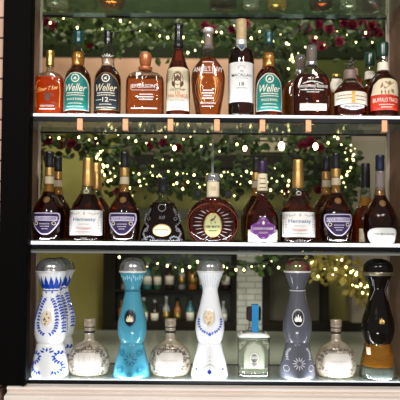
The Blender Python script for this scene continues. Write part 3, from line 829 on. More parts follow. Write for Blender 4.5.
def fan_bottle():
    b = Body(212.8, 2, 'cognac_bottle', 'flat round fan fluted cognac bottle with green gold oval label, centre of middle shelf', Y=.07)
    b.shape([(247, 15), (242.5, 17.5), (239, 21), (233, 24.4), (225, 26), (217, 25.4), (210, 22.6), (204, 18), (200, 12.5), (198, 8.2), (196.5, 5.8), (193, 5.2), (180, 5.2)], 10, 2.0)
    glass_liq(b, 181, 197, M['cognacred'])
    cap_on(b, [(197.5, 6.2), (196, 6.6), (195, 6.2), (182, 6.2)], M['cream'], 'neck_sleeve')
    b.text('XO', 0, 189, 5, 4, M['goldcap'], off=.0042)
    cap_on(b, [(182, 6.6), (181, 7.6), (176, 7.6), (174.5, 6.6)], M['steel'], 'stopper', 32)
    # flat pale strokes: glints painted for the moulded ribs fanning out
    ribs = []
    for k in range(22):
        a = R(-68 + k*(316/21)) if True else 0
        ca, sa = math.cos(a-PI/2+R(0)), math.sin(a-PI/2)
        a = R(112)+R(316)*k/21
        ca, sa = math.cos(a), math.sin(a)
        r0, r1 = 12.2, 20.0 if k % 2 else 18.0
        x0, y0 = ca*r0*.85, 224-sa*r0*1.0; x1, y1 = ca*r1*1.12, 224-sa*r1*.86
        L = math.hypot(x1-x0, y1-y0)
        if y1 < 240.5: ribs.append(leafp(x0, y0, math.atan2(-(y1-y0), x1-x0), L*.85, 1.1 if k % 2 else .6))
    b.polys('rib_glints', ribs, mat('rib_glint', (.42, .38, .40), .25, .2), off=.0009)
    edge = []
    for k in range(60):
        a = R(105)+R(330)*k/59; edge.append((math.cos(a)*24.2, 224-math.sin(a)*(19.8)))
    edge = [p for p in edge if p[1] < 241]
    b.polys('bead_glints', [leafp(x, y, math.atan2(224-y, x), 1.6, 1.4) for x, y in edge], mat('red_glint', (.22, .07, .05), .25), off=.0006)  # rim beads, their red glints painted as flat marks
    lb = b.oval('label', 0, 225.4, 9.2, 12.0, M['gold']); b.oval('label_face', 0, 225.4, 8.2, 11.0, mat('olive_gold_paper', (.42, .42, .20), .5), lb, .0011)
    b.text('REMY MARTIN', 0, 227, 14, 2.4, M['blackprint'], lb, off=.0019)
    b.polys('centaur_mark', [leafp(-3, 221.5, .5, 6, 2.2), leafp(1.5, 219.5, 1.3, 4, 1.4), leafp(-2, 222, -1.4, 3, .8), leafp(1.6, 221, -1.2, 3.5, .8)], M['brownpaper'], lb, .0019)
    lines(b, [(0, 231, 8, .6)], M['blackprint'], lb, .0019)
fan_bottle()

def diamond_bottle():
    b = Body(262.2, 2, 'cognac_bottle', 'reddish cognac bottle with violet diamond label and purple cap', Y=.068)
    b.shape([(247, 15.2), (243, 16), (226, 16.4), (218, 15.8), (211, 13.4), (205, 9.8), (200, 7), (194, 5.4), (184, 4.8), (172, 4.5)])
    b.loft('glass', 400, 172, M['glass']); b.loft('liquid', b_py(b, 1.2), 193, M['cognacred'], inset=.8)
    cap_on(b, [(172.5, 4.6), (171.8, 4.9), (162.5, 4.6), (161, 4.3)], M['cappurple'])
    cap_on(b, [(191, 5.4), (182, 5.1), (174, 4.9)], M['cream'], 'neck_label')
    lines(b, [(0, 184, 6, 1.2), (0, 188, 6, 1.2), (0, 179, 6, 1)], M['brownpaper'], None, .0022)
    lb = b.patch('cream_label', [(230, -14.6, 14.6), (242, -14.6, 14.6)], M['palecream'], off=.0005)
    dm = b.patch('diamond_label', [(217.2, -1.2, 1.2), (219.6, -4, 4), (222.5, -6, 6), (226, -12.3, 12.3), (232.5, -12.3, 12.3), (236, -6.4, 6.4), (239.5, -3, 3)], M['violet'], off=.001)
    b.polys('diamond_outline', stroke([(0, 218.6), (-5.2, 223.8), (-11.2, 226.8), (-11.2, 231.8), (-6, 235), (0, 238), (6, 235), (11.2, 231.8), (11.2, 226.8), (5.2, 223.8), (0, 218.6)], .4), M['lilac'], dm, .0016)
    b.text('COURVOISIER', 0, 229, 20, 2.3, M['white'], dm, off=.0018)
    b.text('V.S.O.P.', 0, 233, 9, 1.9, M['white'], dm, off=.0018)
    b.polys('emblem', [leafp(0, 225.5, PI/2, 4.2, 2.6)], M['white'], dm, .0018)
diamond_bottle()
teardrop(256, 'tall black capped cognac bottle hidden behind the violet diamond label bottle', 157, .19, False, dy=1)

# ------------------------------------------------------------------ lowest shelf
VASE = [(382, 18.4), (377, 18.6), (372, 18.1), (362, 16.2), (352, 13.7), (345.5, 12.2), (343.4, 11.9), (342, 10.9), (340.6, 11.8), (335, 13.4), (329, 14.4), (322, 14.2), (314, 12.5), (306, 10.5), (298, 8.8), (292, 7.7), (289, 7.5), (285, 8.4), (280, 10.2), (275, 12.1), (271.5, 13.2)]
def vase(cx, name, lab, m, dome, Y=.075, dy=0, wk=1.0):
    b = Body(cx, 3, name, lab, Y=Y)
    k = SC(.075)/SC(Y)
    b.v = lambda y: 245-(245-(y+dy))*k
    W_ = lambda y: 1+(wk-1)*min(1, max(0, (378-y)/30))
    b.shape([(b.v(y), h*k*W_(y)) for y, h in VASE])
    if m: b.loft('body', 400, b.v(271.5), m, seg=56)
    pts = [(y, h*wk) for y, h in [(272, 13.2), (270.8, 13.6), (270, 13.3), (266, 12.8), (262, 10.9), (259, 7.6), (257.6, 3.8)]]
    c, o = cap_on(b, [(b.v(y), h*k) for y, h in pts], dome, 'dome_stopper', 40)
    c2, o2 = cap_on(b, [(b.v(272.4), 13.6*wk*k), (b.v(270.6), 13.8*wk*k)], M['silver'], 'rim', 40)
    return b
def medal(b, rimm, facem, markm, kind='face'):
    v = b.v
    md = b.oval('medallion', -.8, v(316.5), 6.0, 8.6, rimm, off=.0016)
    b.oval('medallion_face', -.8, v(316.5), 5.1, 7.5, facem, md, .0024)
    if kind == 'agave':
        b.polys('agave_mark', [leafp(-.8, v(320), R(90+t), 7.2-abs(t)/25, 1.5) for t in (-75, -50, -25, 0, 25, 50, 75)], markm, md, .0032)
    else:
        pl = [leafp(-.8+dx, v(316.5+dyy), rnd.uniform(0, 6), 2.4, 1.3) for dx, dyy in ((0, -3), (-1.5, -1), (1.4, -1), (0, 1), (-1.4, 2.5), (1.3, 3), (0, 4.2))]
        b.polys('relief_mark', pl, markm, md, .0032)
    return md
def crown(b, m, n=6):
    v = b.v; pl = []
    for i in range(n):
        a = -1.15+2.3*i/(n-1); xb = math.sin(a)*8.0; xt = math.sin(a)*11.6
        pl.append([(xb-2.5*math.cos(a)-.1, v(288.5)), (xb+2.5*math.cos(a)+.1, v(288.5)), (xt*.98+1.9*math.cos(a), v(281.5)), (xt, v(275.5)), (xt*.98-1.9*math.cos(a), v(281.5))])
    pl += stroke([(x, v(289.6+.7*(i % 2))) for i, x in enumerate([-7.8+15.6*j/12 for j in range(13)])], 1.0)
    b.polys('painted_crown', pl, m)
def blue_white(cx, lab, Y=.075, dy=0):
    b = vase(cx, 'porcelain_bottle', lab, M['porcelain'], M['steel'], Y, dy, 1.15)
    v = b.v; crown(b, M['bluepaint'])
    for sx in (-1, 1):
        pl = []
        pl += laurel([(sx*1.5, v(296)), (sx*5.5, v(302)), (sx*8.2, v(312)), (sx*9.0, v(322)), (sx*7, v(329)), (sx*2.5, v(332.5))], 2.6, 1.6, 2.3)
        pl += laurel([(sx*7, v(293)), (sx*10.8, v(306)), (sx*14.4, v(319)), (sx*14.6, v(331))], 2.5, 1.5, 2.6)
        pl += laurel([(sx*16, v(352)), (sx*10.5, v(350.5)), (sx*6.8, v(354)), (sx*9.5, v(359)), (sx*14, v(361)), (sx*15, v(366)), (sx*10, v(370)), (sx*5, v(369))], 2.7, 1.6, 2.4)
        pl += [leafp(sx*2, v(349.8), PI/2-sx*1.3, 5.2, 2.0), leafp(sx*2, v(348), PI/2-sx*.8, 3.8, 1.5)]
        pl += [leafp(sx*2.4, v(293), PI/2-sx*.4, 3.4, 1.4)]
        b.polys('painted_laurel', pl, M['bluepaint'])
    b.polys('painted_bud', [leafp(0, v(349.5), PI/2, 4.2, 2.2)], M['bluepaint'])
    medal(b, M['porcelain'], M['medallion'], M['brownpaper'])
    return b
blue_white(50.2, 'white porcelain vase bottle painted with cobalt blue laurels in front at left end', .072)
blue_white(58.8, 'white and blue porcelain bottle standing behind the leftmost painted one', .215)

b = vase(131.8, 'ceramic_bottle', 'turquoise blue vase shaped ceramic bottle with black oval medallion', M['blueceramic'], M['steel'])
v = b.v; medal(b, M['darkbluepaint'], M['onyx'], M['cream'], 'agave')
pl = []
for (fx, fy, r_) in ((0, 357, 7), (-8.5, 351, 3.6), (8.5, 351, 3.6), (-10, 367, 4.5), (10, 367, 4.5), (0, 371.5, 3)):
    for t in range(8): pl.append(leafp(fx+math.cos(t*PI/4)*r_*.22, v(fy)-math.sin(t*PI/4)*r_*.22, t*PI/4, r_*.78, r_*.26))
    for t in range(8): pl.append(leafp(fx+math.cos((t+.5)*PI/4)*r_*.75, v(fy)-math.sin((t+.5)*PI/4)*r_*.75, (t+.5)*PI/4, r_*.3, r_*.14))
b.polys('carved_flowers', pl, M['darkbluepaint'])
cap_on(b, [(291, 8.3), (289.6, 8.3)], M['darkbluepaint'], 'neck_ring', 40)
b.polys('rim_glaze', [leafp(-10+2.0*i, v(274+(i % 3)), -PI/2, 4+(i % 2)*2, 1.5) for i in range(11)], mat('pale_blue_glaze', (.25, .55, .68), .3))

b = vase(209.6, 'porcelain_bottle', 'plain white vase shaped porcelain bottle with silver dome at the middle', M['porcelain'], M['steel'])
v = b.v; medal(b, M['silver'], M['medallion'], M['goldcap'])
pl = []
for sx in (-1, 1):
    pl += laurel([(sx*10.5, v(316)), (sx*11, v(323)), (sx*8, v(328.5)), (sx*2.5, v(331.5))], 1.9, 1.2, 2.0)
    pl += [leafp(sx*13, v(369), PI/2, 4, 2)]
pl += [leafp(0, v(335), PI/2, 5, 3), leafp(0, v(371), PI/2, 4.8, 4), leafp(0, v(334), PI/2+.7, 3, 1.6), leafp(0, v(334), PI/2-.7, 3, 1.6)]
b.polys('painted_leaves', pl, M['bluepaint'])
pl = []
for o_ in (0, 3.4, 6.8): pl += stroke([(-10, v(346+o_)), (0, v(355+o_)), (10, v(346+o_))], .45)
pl += ring(0, v(369), 6, 7, .5, 24, -PI*.1, PI*1.1)+ring(-13, v(370), 4, 6.5, .4, 20, 0, PI)+ring(13, v(370), 4, 6.5, .4, 20, 0, PI)
b.polys('engraved_lattice', pl, M['greyprint'])
b.polys('flutes', [stroke([(x*.7, v(287)), (x, v(274))], .35)[0] for x in (-11, -8.5, -6, -3, 0, 3, 6, 8.5, 11)], M['paleetch'])

b = vase(297.2, 'ceramic_bottle', 'slate grey vase shaped ceramic bottle with red and green tinted dome', M['greyceramic'],
         mat('tinted_dome', (.45, .05, .10), .12, .8, noise=(.25, .38, .16), nscale=45))
v = b.v; medal(b, M['paleetch'], M['onyx'], M['silver'], 'agave')
pl = [leafp(math.cos(t*PI/6)*1.6, v(361)-math.sin(t*PI/6)*1.6, t*PI/6, 5.2, 1.0) for t in range(12)]
pl += ring(-12, v(366), 2.4, 2.6, .4, 14)+ring(12, v(366), 2.4, 2.6, .4, 14)
b.polys('etched_sun', pl, M['paleetch'])
for sx in (-1, 1): b.polys('etched_sprig', laurel([(sx*7, v(346)), (sx*11, v(351)), (sx*11, v(357))], 2, .8, 1.7), M['paleetch'])
cap_on(b, [(b.v(290.8), 8.3), (b.v(289.8), 8.3)], M['paleetch'], 'neck_ring', 40)

b = Body(378, 3, 'tequila_bottle', 'dark glass vase shaped bottle with golden tequila in its base, right end', Y=.075)
b.v = lambda y: y
b.shape([(y+.6, h*(1+.12*min(1, max(0, (378-y)/30)))) for y, h in VASE])
b.loft('dark_glass', 343, 272, M['blacklacquer'], seg=56)
b.loft('base_glass', 400, 342, M['glass'], seg=48)
b.loft('golden_tequila', 365, 343, M['goldtequila'], inset=1.5)
b.loft('glass_foot', b_py(b, .5), 367, thin_glass('foot_glass', (.75, .8, .78), 1.5, .1, (.5, .6, .55)), inset=2.5)
cap_on(b, [(272.4, 14.6), (270, 14.8), (266, 14.4), (262.5, 12.2), (260, 8.6), (258.4, 4.2)], M['blacklacquer'], 'dome_stopper', 40)
cap_on(b, [(275.4, 14.2), (273, 15.0), (271.8, 15.2)], mat('pewter_band', (.30, .27, .18), .3, .8), 'rim_band', 40)
b.polys('agave_mark', [leafp(0, 322, R(90+t), 6-abs(t)/25, 1.2) for t in (-75, -50, -25, 0, 25, 50, 75)], M['goldcap'], off=.001)
b.patch('tax_seal', [(346, -13, -9.8), (353, -13, -9.8)], M['cream'])
b.polys('crease_lines', stroke([(-9, 300), (-5, 289.5), (-7, 279)], .4)+stroke([(8, 300), (5, 289.5), (8, 279)], .4), M['greyprint'])

def orb(cx, lab, dy=0):
    b = Body(cx, 3, 'tequila_bottle', lab, Y=.085)
    q = lambda p: [(y+dy, h) for y, h in p]
    b.shape(q([(382, 11), (377, 14.5), (373, 17.6), (366, 20), (360, 20.5), (354, 19.4), (348, 16.2), (344, 12), (341.5, 7.8), (340, 5.4), (337, 4.8), (318, 4.8)]), 14, 2.0)
    b.loft('body', 400, 338+dy, M['silverglaze'], seg=48)
    cap_on(b, q([(339, 5.0), (332.5, 5.0)]), M['silverglaze'], 'neck')
    cap_on(b, q([(332.6, 5.3), (331.6, 5.4), (330.4, 5.3)]), M['blackprint'], 'neck_band')
    cap_on(b, q([(330.6, 5.1), (327.2, 5.1)]), M['silverglaze'], 'stopper_base')
    cap_on(b, q([(327.2, 5.3), (326.2, 5.3)]), M['blackprint'], 'stopper_band')
    cap_on(b, q([(326.2, 5.4), (325.5, 5.6), (320, 5.6), (318.6, 5.2)]), M['silverglaze'], 'stopper')
    pl = []
    for i in range(3):
        pl.append(leafp(-3+3*i, 322.4+dy, .3, 1.6, .8))
    b.polys('stopper_marks', pl, M['blackprint'], off=.0022)
    pl = []
    for i in range(84):
        a = 2*PI*i/84
        if math.cos(a) > .62 and False: continue
        rr = rnd.uniform(.80, .94); x = math.cos(a)*19.6*rr; y = 360+dy-math.sin(a)*16*rr
        if y > 376+dy: continue
        pl.append(leafp(x, y, rnd.uniform(0, 6), rnd.uniform(2.0, 3.4), 1.3))
        if i % 4 == 0: pl += ring(x*.93, 360+dy+(y-360-dy)*.9, .9, .9, .4, 8)
    pl += stroke([(-10+.8*i, 347.2+dy+.6*(i % 2)) for i in range(26)], .45)
    b.polys('aztec_pattern', pl, mat('pattern_ink', (.07, .055, .045), .5))
    lb = b.patch('label', [(350.5+dy, -12.6, 12.6), (351.2+dy, -13.2, 13.2), (368+dy, -13.6, 13.6), (369+dy, -13, 13)], mat('silver_label', (.42, .38, .34), .4, .15), off=.0007)
    return b, lb
b, lb = orb(89.2, 'round silvered tequila bottle with dark patterned shoulder between the painted and turquoise bottles', 0)
b.polys('temple_print', stroke([(-8, 364), (-8, 354), (8, 354), (8, 364), (-8, 364)], .5)+stroke([(-8, 359), (8, 359)], .4)+stroke([(-3, 354), (-3, 364)], .4)+stroke([(3, 354), (3, 364)], .4), M['greyprint'], lb, .0013)
b, lb = orb(170.2, 'round silvered tequila bottle between the turquoise and plain white vase bottles', 0)
b.text('GRAND MAYAN', 0, 358.4, 16, 1.8, M['greyprint'], lb); lines(b, [(0, 361.5, 9, .6), (0, 364.5, 12, .5)], M['greyprint'], lb)
b, lb = orb(336, 'round silvered tequila bottle between the slate grey and dark golden bottles', .8)
b.text('GRAND MAYAN', 0, 359.4, 16, 1.8, M['greyprint'], lb); lines(b, [(0, 362.5, 9, .6), (0, 365.5, 12, .5)], M['greyprint'], lb)

def square_clear():
    b = Body(253.4, 3, 'tequila_bottle', 'clear square tequila bottle with etched arch and blue ribbon over its stopper', Y=.085)
    b.shape([(382, 15), (377, 15.4), (340, 15.7), (336, 15.7), (333.5, 14.2), (331.5, 9.5), (330, 5.8), (327, 5.0), (319, 5.0)], 12.5, 7)
    b.loft('glass', 400, 320, M['glass'])
    b.loft('liquid', b_py(b, 3.5), 338, M['clearspirit'], inset=1.8)
    b.loft('shoulder_glaze', 336, 331.5, mat('frosted_white', (.8, .82, .8), .4), k=1.01)
    cap_on(b, [(330, 5.4), (328.5, 5.8), (327.5, 5.4)], M['steel'], 'collar')
    cap_on(b, [(321, 5), (320.5, 7.2), (308, 7.4), (306.6, 6.6)], mat('brown_stopper', (.035, .015, .012), .3, coat=.3), 'stopper')
    z0, z1 = b.z(331.5), b.z(304.6); s = b.s
    box('ribbon', -2.2*s, 4.4*s, -8.1*s, -7.5*s, z0, z1, M['ribbon'], b.root)
    box('ribbon_top', -2.2*s, 4.4*s, -8.0*s, 7*s, z1-.001, z1+.0006, M['ribbon'], b.root)
    pl = stroke(catmull([(-9.5, 366), (-9.5, 352), (-7, 344), (0, 340), (7, 344), (9.5, 352), (9.5, 366)]), .7)+stroke([(-13, 366.5), (13, 366.5)], .5)
    b.polys('etched_arch', pl, mat('olive_etching', (.25, .26, .2), .5))
    b.polys('arch_panel', [[(-9.2, 366), (9.2, 366), (9.2, 352), (6.6, 344.4), (0, 340.5), (-6.6, 344.4), (-9.2, 352)]], mat('frosted_panel', (.60, .62, .50), .5, alpha=.45), off=.0005)
    pl = []
    for sx in (-1, 1): pl += laurel([(sx*13, 348), (sx*13.4, 342), (sx*9, 340.5)], 2.2, 1, 1.4)+ring(sx*12, 343, 1.4, 1.4, .5, 12)
    b.polys('etched_scrolls', pl, mat('olive_etching', (.2, .2, .2)))
    sk = [leafp(-4, 356.5, 0, 8, 9.5), leafp(0, 365, PI/2, 8, 5)]
    e = b.polys('skull_emblem', sk, mat('dark_emblem', (.13, .12, .11), .5), off=.0009)
    b.polys('emblem_lines', ring(-1.5, 355.5, .8, .8, .5, 10)+ring(1.5, 355.5, .8, .8, .5, 10)+stroke([(-1.6, 360.5), (1.6, 360.5)], .5)+ring(0, 356, 3.6, 4.4, .4, 20), M['silver'], e, .0015)
square_clear()

# ------------------------------------------------------------------ bottles on the topmost shelf, seen from below
def topb(cx, hw, Y, liq, lab, depth=None, power=2.0):
    b = Body(cx, 0, 'spirit_bottle', lab, Y=Y)
    s = b.s
    b.pr = [(0, (hw-1)*s), (.004, hw*s), (.16, hw*s), (.20, hw*.6*s), (.22, hw*.3*s), (.27, hw*.28*s)]
    b.D = (depth or 99)*s; b.N = power; b.rmax = hw*s
    f = lambda z: z
    oz = b.z; b.z = f
    b.loft('glass', 0, .26, M['glass']); b.loft('liquid', .004, .17, liq, inset=.9)
    b.loft('cap', .235, .275, M['capblack'], k=1.15)
topb(277, 10.5, .19, M['yellowspirit'], 'bottle of pale yellow spirit on the topmost shelf, its base seen from below')
topb(58, 11, .19, M['clearspirit'], 'clear bottle base at the left end of the topmost shelf')
topb(112, 13, .18, M['amber'], 'bottle base second from left on the topmost shelf')
topb(223, 14, .18, M['xo'], 'dark bottle base near the middle of the topmost shelf')
topb(251, 9, .19, M['clearspirit'], 'clear bottle base just left of the yellow spirit bottle')
topb(321, 12, .18, M['cognac'], 'dark bottle base right of the yellow spirit bottle')
topb(348, 9, .19, M['clearspirit'], 'clear bottle base second from right on the topmost shelf')
topb(372, 11, .19, M['xo'], 'dark bottle base at the right end of the topmost shelf')

# ------------------------------------------------------------------ the room behind
YB = 1.6
wallm = mat('olive_plaster', (.33, .30, .085), .8, noise=(.40, .36, .11), nscale=3)
structure(box('wall_back', -2.2, 2.2, YB+.06, YB+.16, -1.6, 2.1, wallm))
structure(box('ceiling', -2.2, 2.2, .30, YB+.16, 2.1, 2.16, mat('ceiling_paint', (.3, .27, .22), .8)))
structure(box('wall_right', 1.7, 1.8, .3, YB+.06, -1.6, 2.1, mat('grey_plaster', (.25, .22, .18), .8)))
structure(box('wall_left', -1.8, -1.7, .3, YB+.06, -1.6, 2.1, wallm))
structure(box('floor', -2.2, 2.2, -3.2, YB+.16, -1.65, -1.6, mat('floor_tile', (.12, .10, .08), .6)))
pinkm = mat('pink_beige_panel', (.40, .25, .16), .8, noise=(.45, .29, .19), nscale=4)
darkw = mat('dark_green_wood', (.014, .020, .010), .9, spec=.05)
brownw = mat('dark_brown_wood', (.018, .014, .010), .7, spec=.15)
structure(pbox('trim_2', 20, 268, 57.5, 128, YB, .04, pinkm))
structure(pbox('trim_3', 20, 420, 46, 57.5, YB-.01, .06, darkw))
structure(pbox('trim_4', 268, 420, 57.5, 128, YB, .05, mat('olive_dark_panel', (.06, .075, .022), .9, spec=.05)))
structure(pbox('trim_5', 20, 420, -60, 46, YB, .05, mat('green_dark_panel', (.022, .036, .013), .9, spec=.05)))
# middle level cross pieces
structure(pbox('trim_6', 118, 352, 155, 168, YB-.06, .08, brownw))
structure(pbox('trim_7', 118, 352, 178, 186, YB-.06, .08, brownw))
structure(pbox('trim_8', 118, 352, 128, 186, YB, .05, mat('dim_olive_board', (.10, .09, .05), .7)))
structure(pbox('trim_9', 252, 312, 138, 152, YB-.02, .02, mat('beige_board', (.48, .40, .27), .7)))
structure(pbox('trim_10', 122, 330, 210, 219, YB-.04, .06, mat('mid_grey_rail', (.09, .085, .06), .6)))
structure(pbox('trim_11', 352, 420, 120, 345, YB-.1, .1, mat('grey_pilaster', (.27, .23, .17), .8)))
# dark framed opening of the lowest level
fw = empty('framed_window', P(215, 335, YB-.1), 'dark framed interior window behind the lowest shelf', 'window')
def wpart(name, a, b_, c, d, Y, dep, m):
    o = pbox(name, a, b_, c, d, Y, dep, m, fw)
    for v_ in o.data.vertices: v_.co -= Vector(fw.location)
    return o
wpart('stile', 103, 115, 250, 334, YB-.1, .1, brownw); wpart('stile', 232, 237, 250, 334, YB-.1, .1, brownw)
wpart('stile', 262, 270, 250, 334, YB-.1, .1, brownw); wpart('stile', 322, 329, 250, 334, YB-.1, .1, brownw)
wpart('bottom_rail', 103, 362, 322, 335, YB-.11, .1, brownw)
wpart('top_rail', 103, 329, 240, 255, YB-.1, .1, brownw)
wpart('dark_backing', 112, 235, 254, 324, YB+.0, .02, mat('window_dark', (.03, .032, .026), .3))
wpart('brown_backing', 266, 326, 254, 324, YB, .02, mat('window_brown', (.10, .085, .055), .6))
wpart('mullion', 268, 270, 254, 324, YB-.08, .02, M['silver'])
wb = mat('white_brick', (.62, .62, .58), .7)
nt = wb.node_tree; bb = nt.nodes['Principled BSDF']
tc = nt.nodes.new('ShaderNodeTexCoord'); mp = nt.nodes.new('ShaderNodeMapping'); mp.inputs['Rotation'].default_value = (R(90), 0, 0)
br = nt.nodes.new('ShaderNodeTexBrick'); br.inputs['Color1'].default_value = (.66, .66, .60, 1); br.inputs['Color2'].default_value = (.52, .53, .48, 1)
br.inputs['Mortar'].default_value = (.30, .29, .25, 1); br.inputs['Scale'].default_value = 1
br.inputs['Brick Width'].default_value = .10; br.inputs['Row Height'].default_value = .035; br.inputs['Mortar Size'].default_value = .003
nt.links.new(tc.outputs['Object'], mp.inputs[0]); nt.links.new(mp.outputs[0], br.inputs['Vector']); nt.links.new(br.outputs['Color'], bb.inputs['Base Color'])
structure(pbox('trim_12', 237, 262, 246, 334, YB-.12, .12, wb))
# counter behind the case
cz = ZT[3]-.02
co = box('back_counter', -1.6, 1.6, .30, YB-.13, cz-.04, cz, mat('greenish_counter', (.30, .33, .27), .25), None, .004)
tag(co, 'greenish grey counter top running behind the glass case', 'counter')
structure(box('wall_low', -1.6, 1.6, .34, YB-.2, -1.6, cz-.04, mat('counter_front', (.1, .1, .08), .7)))

# blurred bottles inside the dark framed opening
bl = box('back_shelf', P(116, 300, YB-.05).x, P(231, 300, YB-.05).x, YB-.09, YB, P(170, 327, YB-.05).z-.004, P(170, 325.5, YB-.05).z, brownw)
tag(bl, 'dark wooden shelf inside the framed window holding small distant bottles', 'shelf')
bl2 = box('back_shelf', P(116, 300, YB-.05).x, P(231, 300, YB-.05).x, YB-.09, YB, P(170, 291, YB-.05).z-.004, P(170, 289.5, YB-.05).z, brownw)
tag(bl2, 'upper dark wooden shelf inside the framed window with distant bottles', 'shelf')
def tiny(px, py, h, hw, m, capm, lab):
    p = P(px, py, YB-.05); s = SC(YB-.05)
    rt = empty('distant_bottle', (p.x, YB-.05, p.z+.0005), lab, 'bottle', 'distant bottles inside the framed window')
    def lathe(name, pr, mm):
        V = []; F = []; n = 14
        for z, r in pr:
            for j in range(n): V.append((r*s*math.cos(2*PI*j/n), r*s*math.sin(2*PI*j/n), z*s))
        for i in range(len(pr)-1):
            for j in range(n): F.append((i*n+j, i*n+(j+1) % n, (i+1)*n+(j+1) % n, (i+1)*n+j))
        F += [tuple(reversed(range(n))), tuple((len(pr)-1)*n+j for j in range(n))]
        mesh_obj(name, V, F, mm, rt, True)
    lathe('body', [(0, hw*.9), (.6, hw), (h*.58, hw), (h*.7, hw*.55), (h*.76, hw*.36), (h*.9, hw*.34)], m)
    lathe('cap', [(h*.88, hw*.4), (h, hw*.42)], capm)
    lathe('label', [(h*.18, hw*1.03), (h*.48, hw*1.03)], M['palecream'] if rnd.random() < .5 else M['goldcap'])
mats = [mat('dist_amber', (.40, .14, .03), .15), mat('dist_green', (.05, .14, .06), .15), mat('dist_grey', (.35, .38, .36), .15), mat('dist_teal', (.06, .22, .25), .2), mat('dist_dark', (.04, .02, .015), .15)]
for row, (py, x0) in enumerate(((325.4, 121), (289.4, 124))):
    for k in range(10):
        px = x0+k*11.4+rnd.uniform(-1, 1)
        if px > 228: continue
        tiny(px, py, rnd.uniform(24, 29), rnd.uniform(3.3, 4.4), mats[(k*3+row*2) % 5], rnd.choice([M['capblack'], M['goldcap'], M['silver']]),
             'small blurred bottle on the %s shelf inside the dark framed window' % ('lower' if row == 0 else 'upper'))

# ------------------------------------------------------------------ garlands
def leaf_mat(name, a, b_):
    m = mat(name, a, .55, noise=b_, nscale=14); return m
gm = leaf_mat('green_leaves', (.004, .013, .002), (.045, .085, .008))
gm2 = leaf_mat('olive_leaves', (.10, .13, .02), (.20, .20, .04))
gm3 = leaf_mat('plum_leaves', (.05, .008, .018), (.05, .06, .02))
ym = leaf_mat('golden_leaves', (.42, .30, .06), (.30, .26, .06))
fm = [leaf_mat('pink_petals', (.28, .02, .07), (.42, .07, .12)), leaf_mat('crimson_petals', (.14, .008, .028), (.27, .02, .05))]
def add_leaf(V, F, c, L, W, d=None):
    d = d or Vector((rnd.gauss(0, 1), rnd.gauss(0, .6), rnd.gauss(-.3, .8))).normalized()
    u = d.cross(Vector((rnd.gauss(0, .5), 1, rnd.gauss(0, .5)))).normalized(); n = u.cross(d)
    i = len(V)
    for t, w_, h in ((0, 0, 0), (.3, .45, .06), (.65, .42, .04), (1, 0, -.12), (.65, -.42, .04), (.3, -.45, .06)):
        V.append(c+d*L*t+u*W*w_+n*L*h)
    V.append(c+d*L*.35-n*L*.02); V.append(c+d*L*.68-n*L*.03)
    F += [(i, i+1, i+6), (i+1, i+2, i+7, i+6), (i+2, i+3, i+7), (i+3, i+4, i+7), (i+4, i+5, i+6, i+7), (i+5, i, i+6)]
def tube(name, pts, r, m, parent=None, n=6):
    V = []; F = []
    for k, p in enumerate(pts):
        t = (pts[min(k+1, len(pts)-1)]-pts[max(k-1, 0)]).normalized()
        a = t.cross(Vector((0, .3, 1))).normalized(); b_ = t.cross(a)
        for j in range(n): V.append(p+a*r*math.cos(2*PI*j/n)+b_*r*math.sin(2*PI*j/n))
    for k in range(len(pts)-1):
        for j in range(n): F.append((k*n+j, k*n+(j+1) % n, (k+1)*n+(j+1) % n, (k+1)*n+j))
    return mesh_obj(name, V, F, m, parent, True)
def garland(path, Y, nleaf, spread, lm, label, flowers=(), L=(.030, .055), spy=.10, root=None, hang=False):
    pts = [P(x, y, Y) for x, y in catmull(path, 8)]
    org = pts[0].copy() if root is None else root.location.copy()
    g = root or empty('flower_garland', org, label, 'garland')
    loc = [p-org for p in pts]
    for q_ in (loc[len(loc)//5], loc[-len(loc)//5]) if hang else ():
        tube('hanging_cord', [q_, Vector((q_.x, q_.y, 2.1-org.z))], .0006, M['cord'], g, 4)
    tube('vine', loc, .004, M['cord'], g)
    s = SC(Y); V = []; F = []
    for k in range(nleaf):
        p = rnd.choice(loc)+Vector((rnd.uniform(-8, 8)*s, rnd.gauss(0, spy*.5), rnd.gauss(0, spread*.5)*s))
        l = rnd.uniform(*L); add_leaf(V, F, p, l, l*rnd.uniform(.55, .8))
    mesh_obj('leaves', V, F, lm, g)
    for (fx, fy, r_, kind) in flowers:
        c = P(fx, fy, Y-.06)-org; V = []; F = []
        for ring_ in range(4):
            n = 5+ring_*2
            for j in range(n):
                a = 2*PI*j/n+ring_; tl = .25+ring_*.3
                d = Vector((math.cos(a)*math.sin(tl), -math.cos(tl), math.sin(a)*math.sin(tl))).normalized()
                d += Vector((rnd.gauss(0, .12), rnd.gauss(0, .12), rnd.gauss(0, .12))); d.normalize()
                add_leaf(V, F, c, r_*s*1.1, r_*s*.9, d)
        mesh_obj('blossom', V, F, fm[kind], g)
    return g
rf = lambda lst, k=None: [(x, y, r, (rnd.random() < .45) if k is None else k) for x, y, r in lst]
ga = garland([(36, 24), (90, 34), (140, 30), (190, 34), (235, 28)], 1.05, 330, 17, gm, 'green garland with crimson blossoms and lights hanging behind the upper shelf',
        rf([(46, 22, 5), (53, 26, 5), (90, 46, 4), (205, 26, 5), (213, 30, 5)]))
garland([(230, 26), (270, 36), (310, 28), (350, 30), (396, 28)], 1.0, 380, 20, gm, 'flower filled garland with crimson blossoms behind the upper shelf, right half',
        rf([(232, 30, 5), (246, 24, 5), (306, 28, 6), (318, 25, 6), (329, 30, 6), (322, 47, 5.5), (339, 42, 5.5), (314, 40, 5), (352, 26, 6), (362, 24, 6), (372, 27, 6), (378, 34, 6), (366, 34, 5), (344, 24, 5)]), root=ga)
garland([(268, 40), (282, 60), (284, 85), (290, 108)], 1.12, 110, 16, gm, 'green trailing branch hanging behind the broad bottle gap on the upper shelf', root=ga)
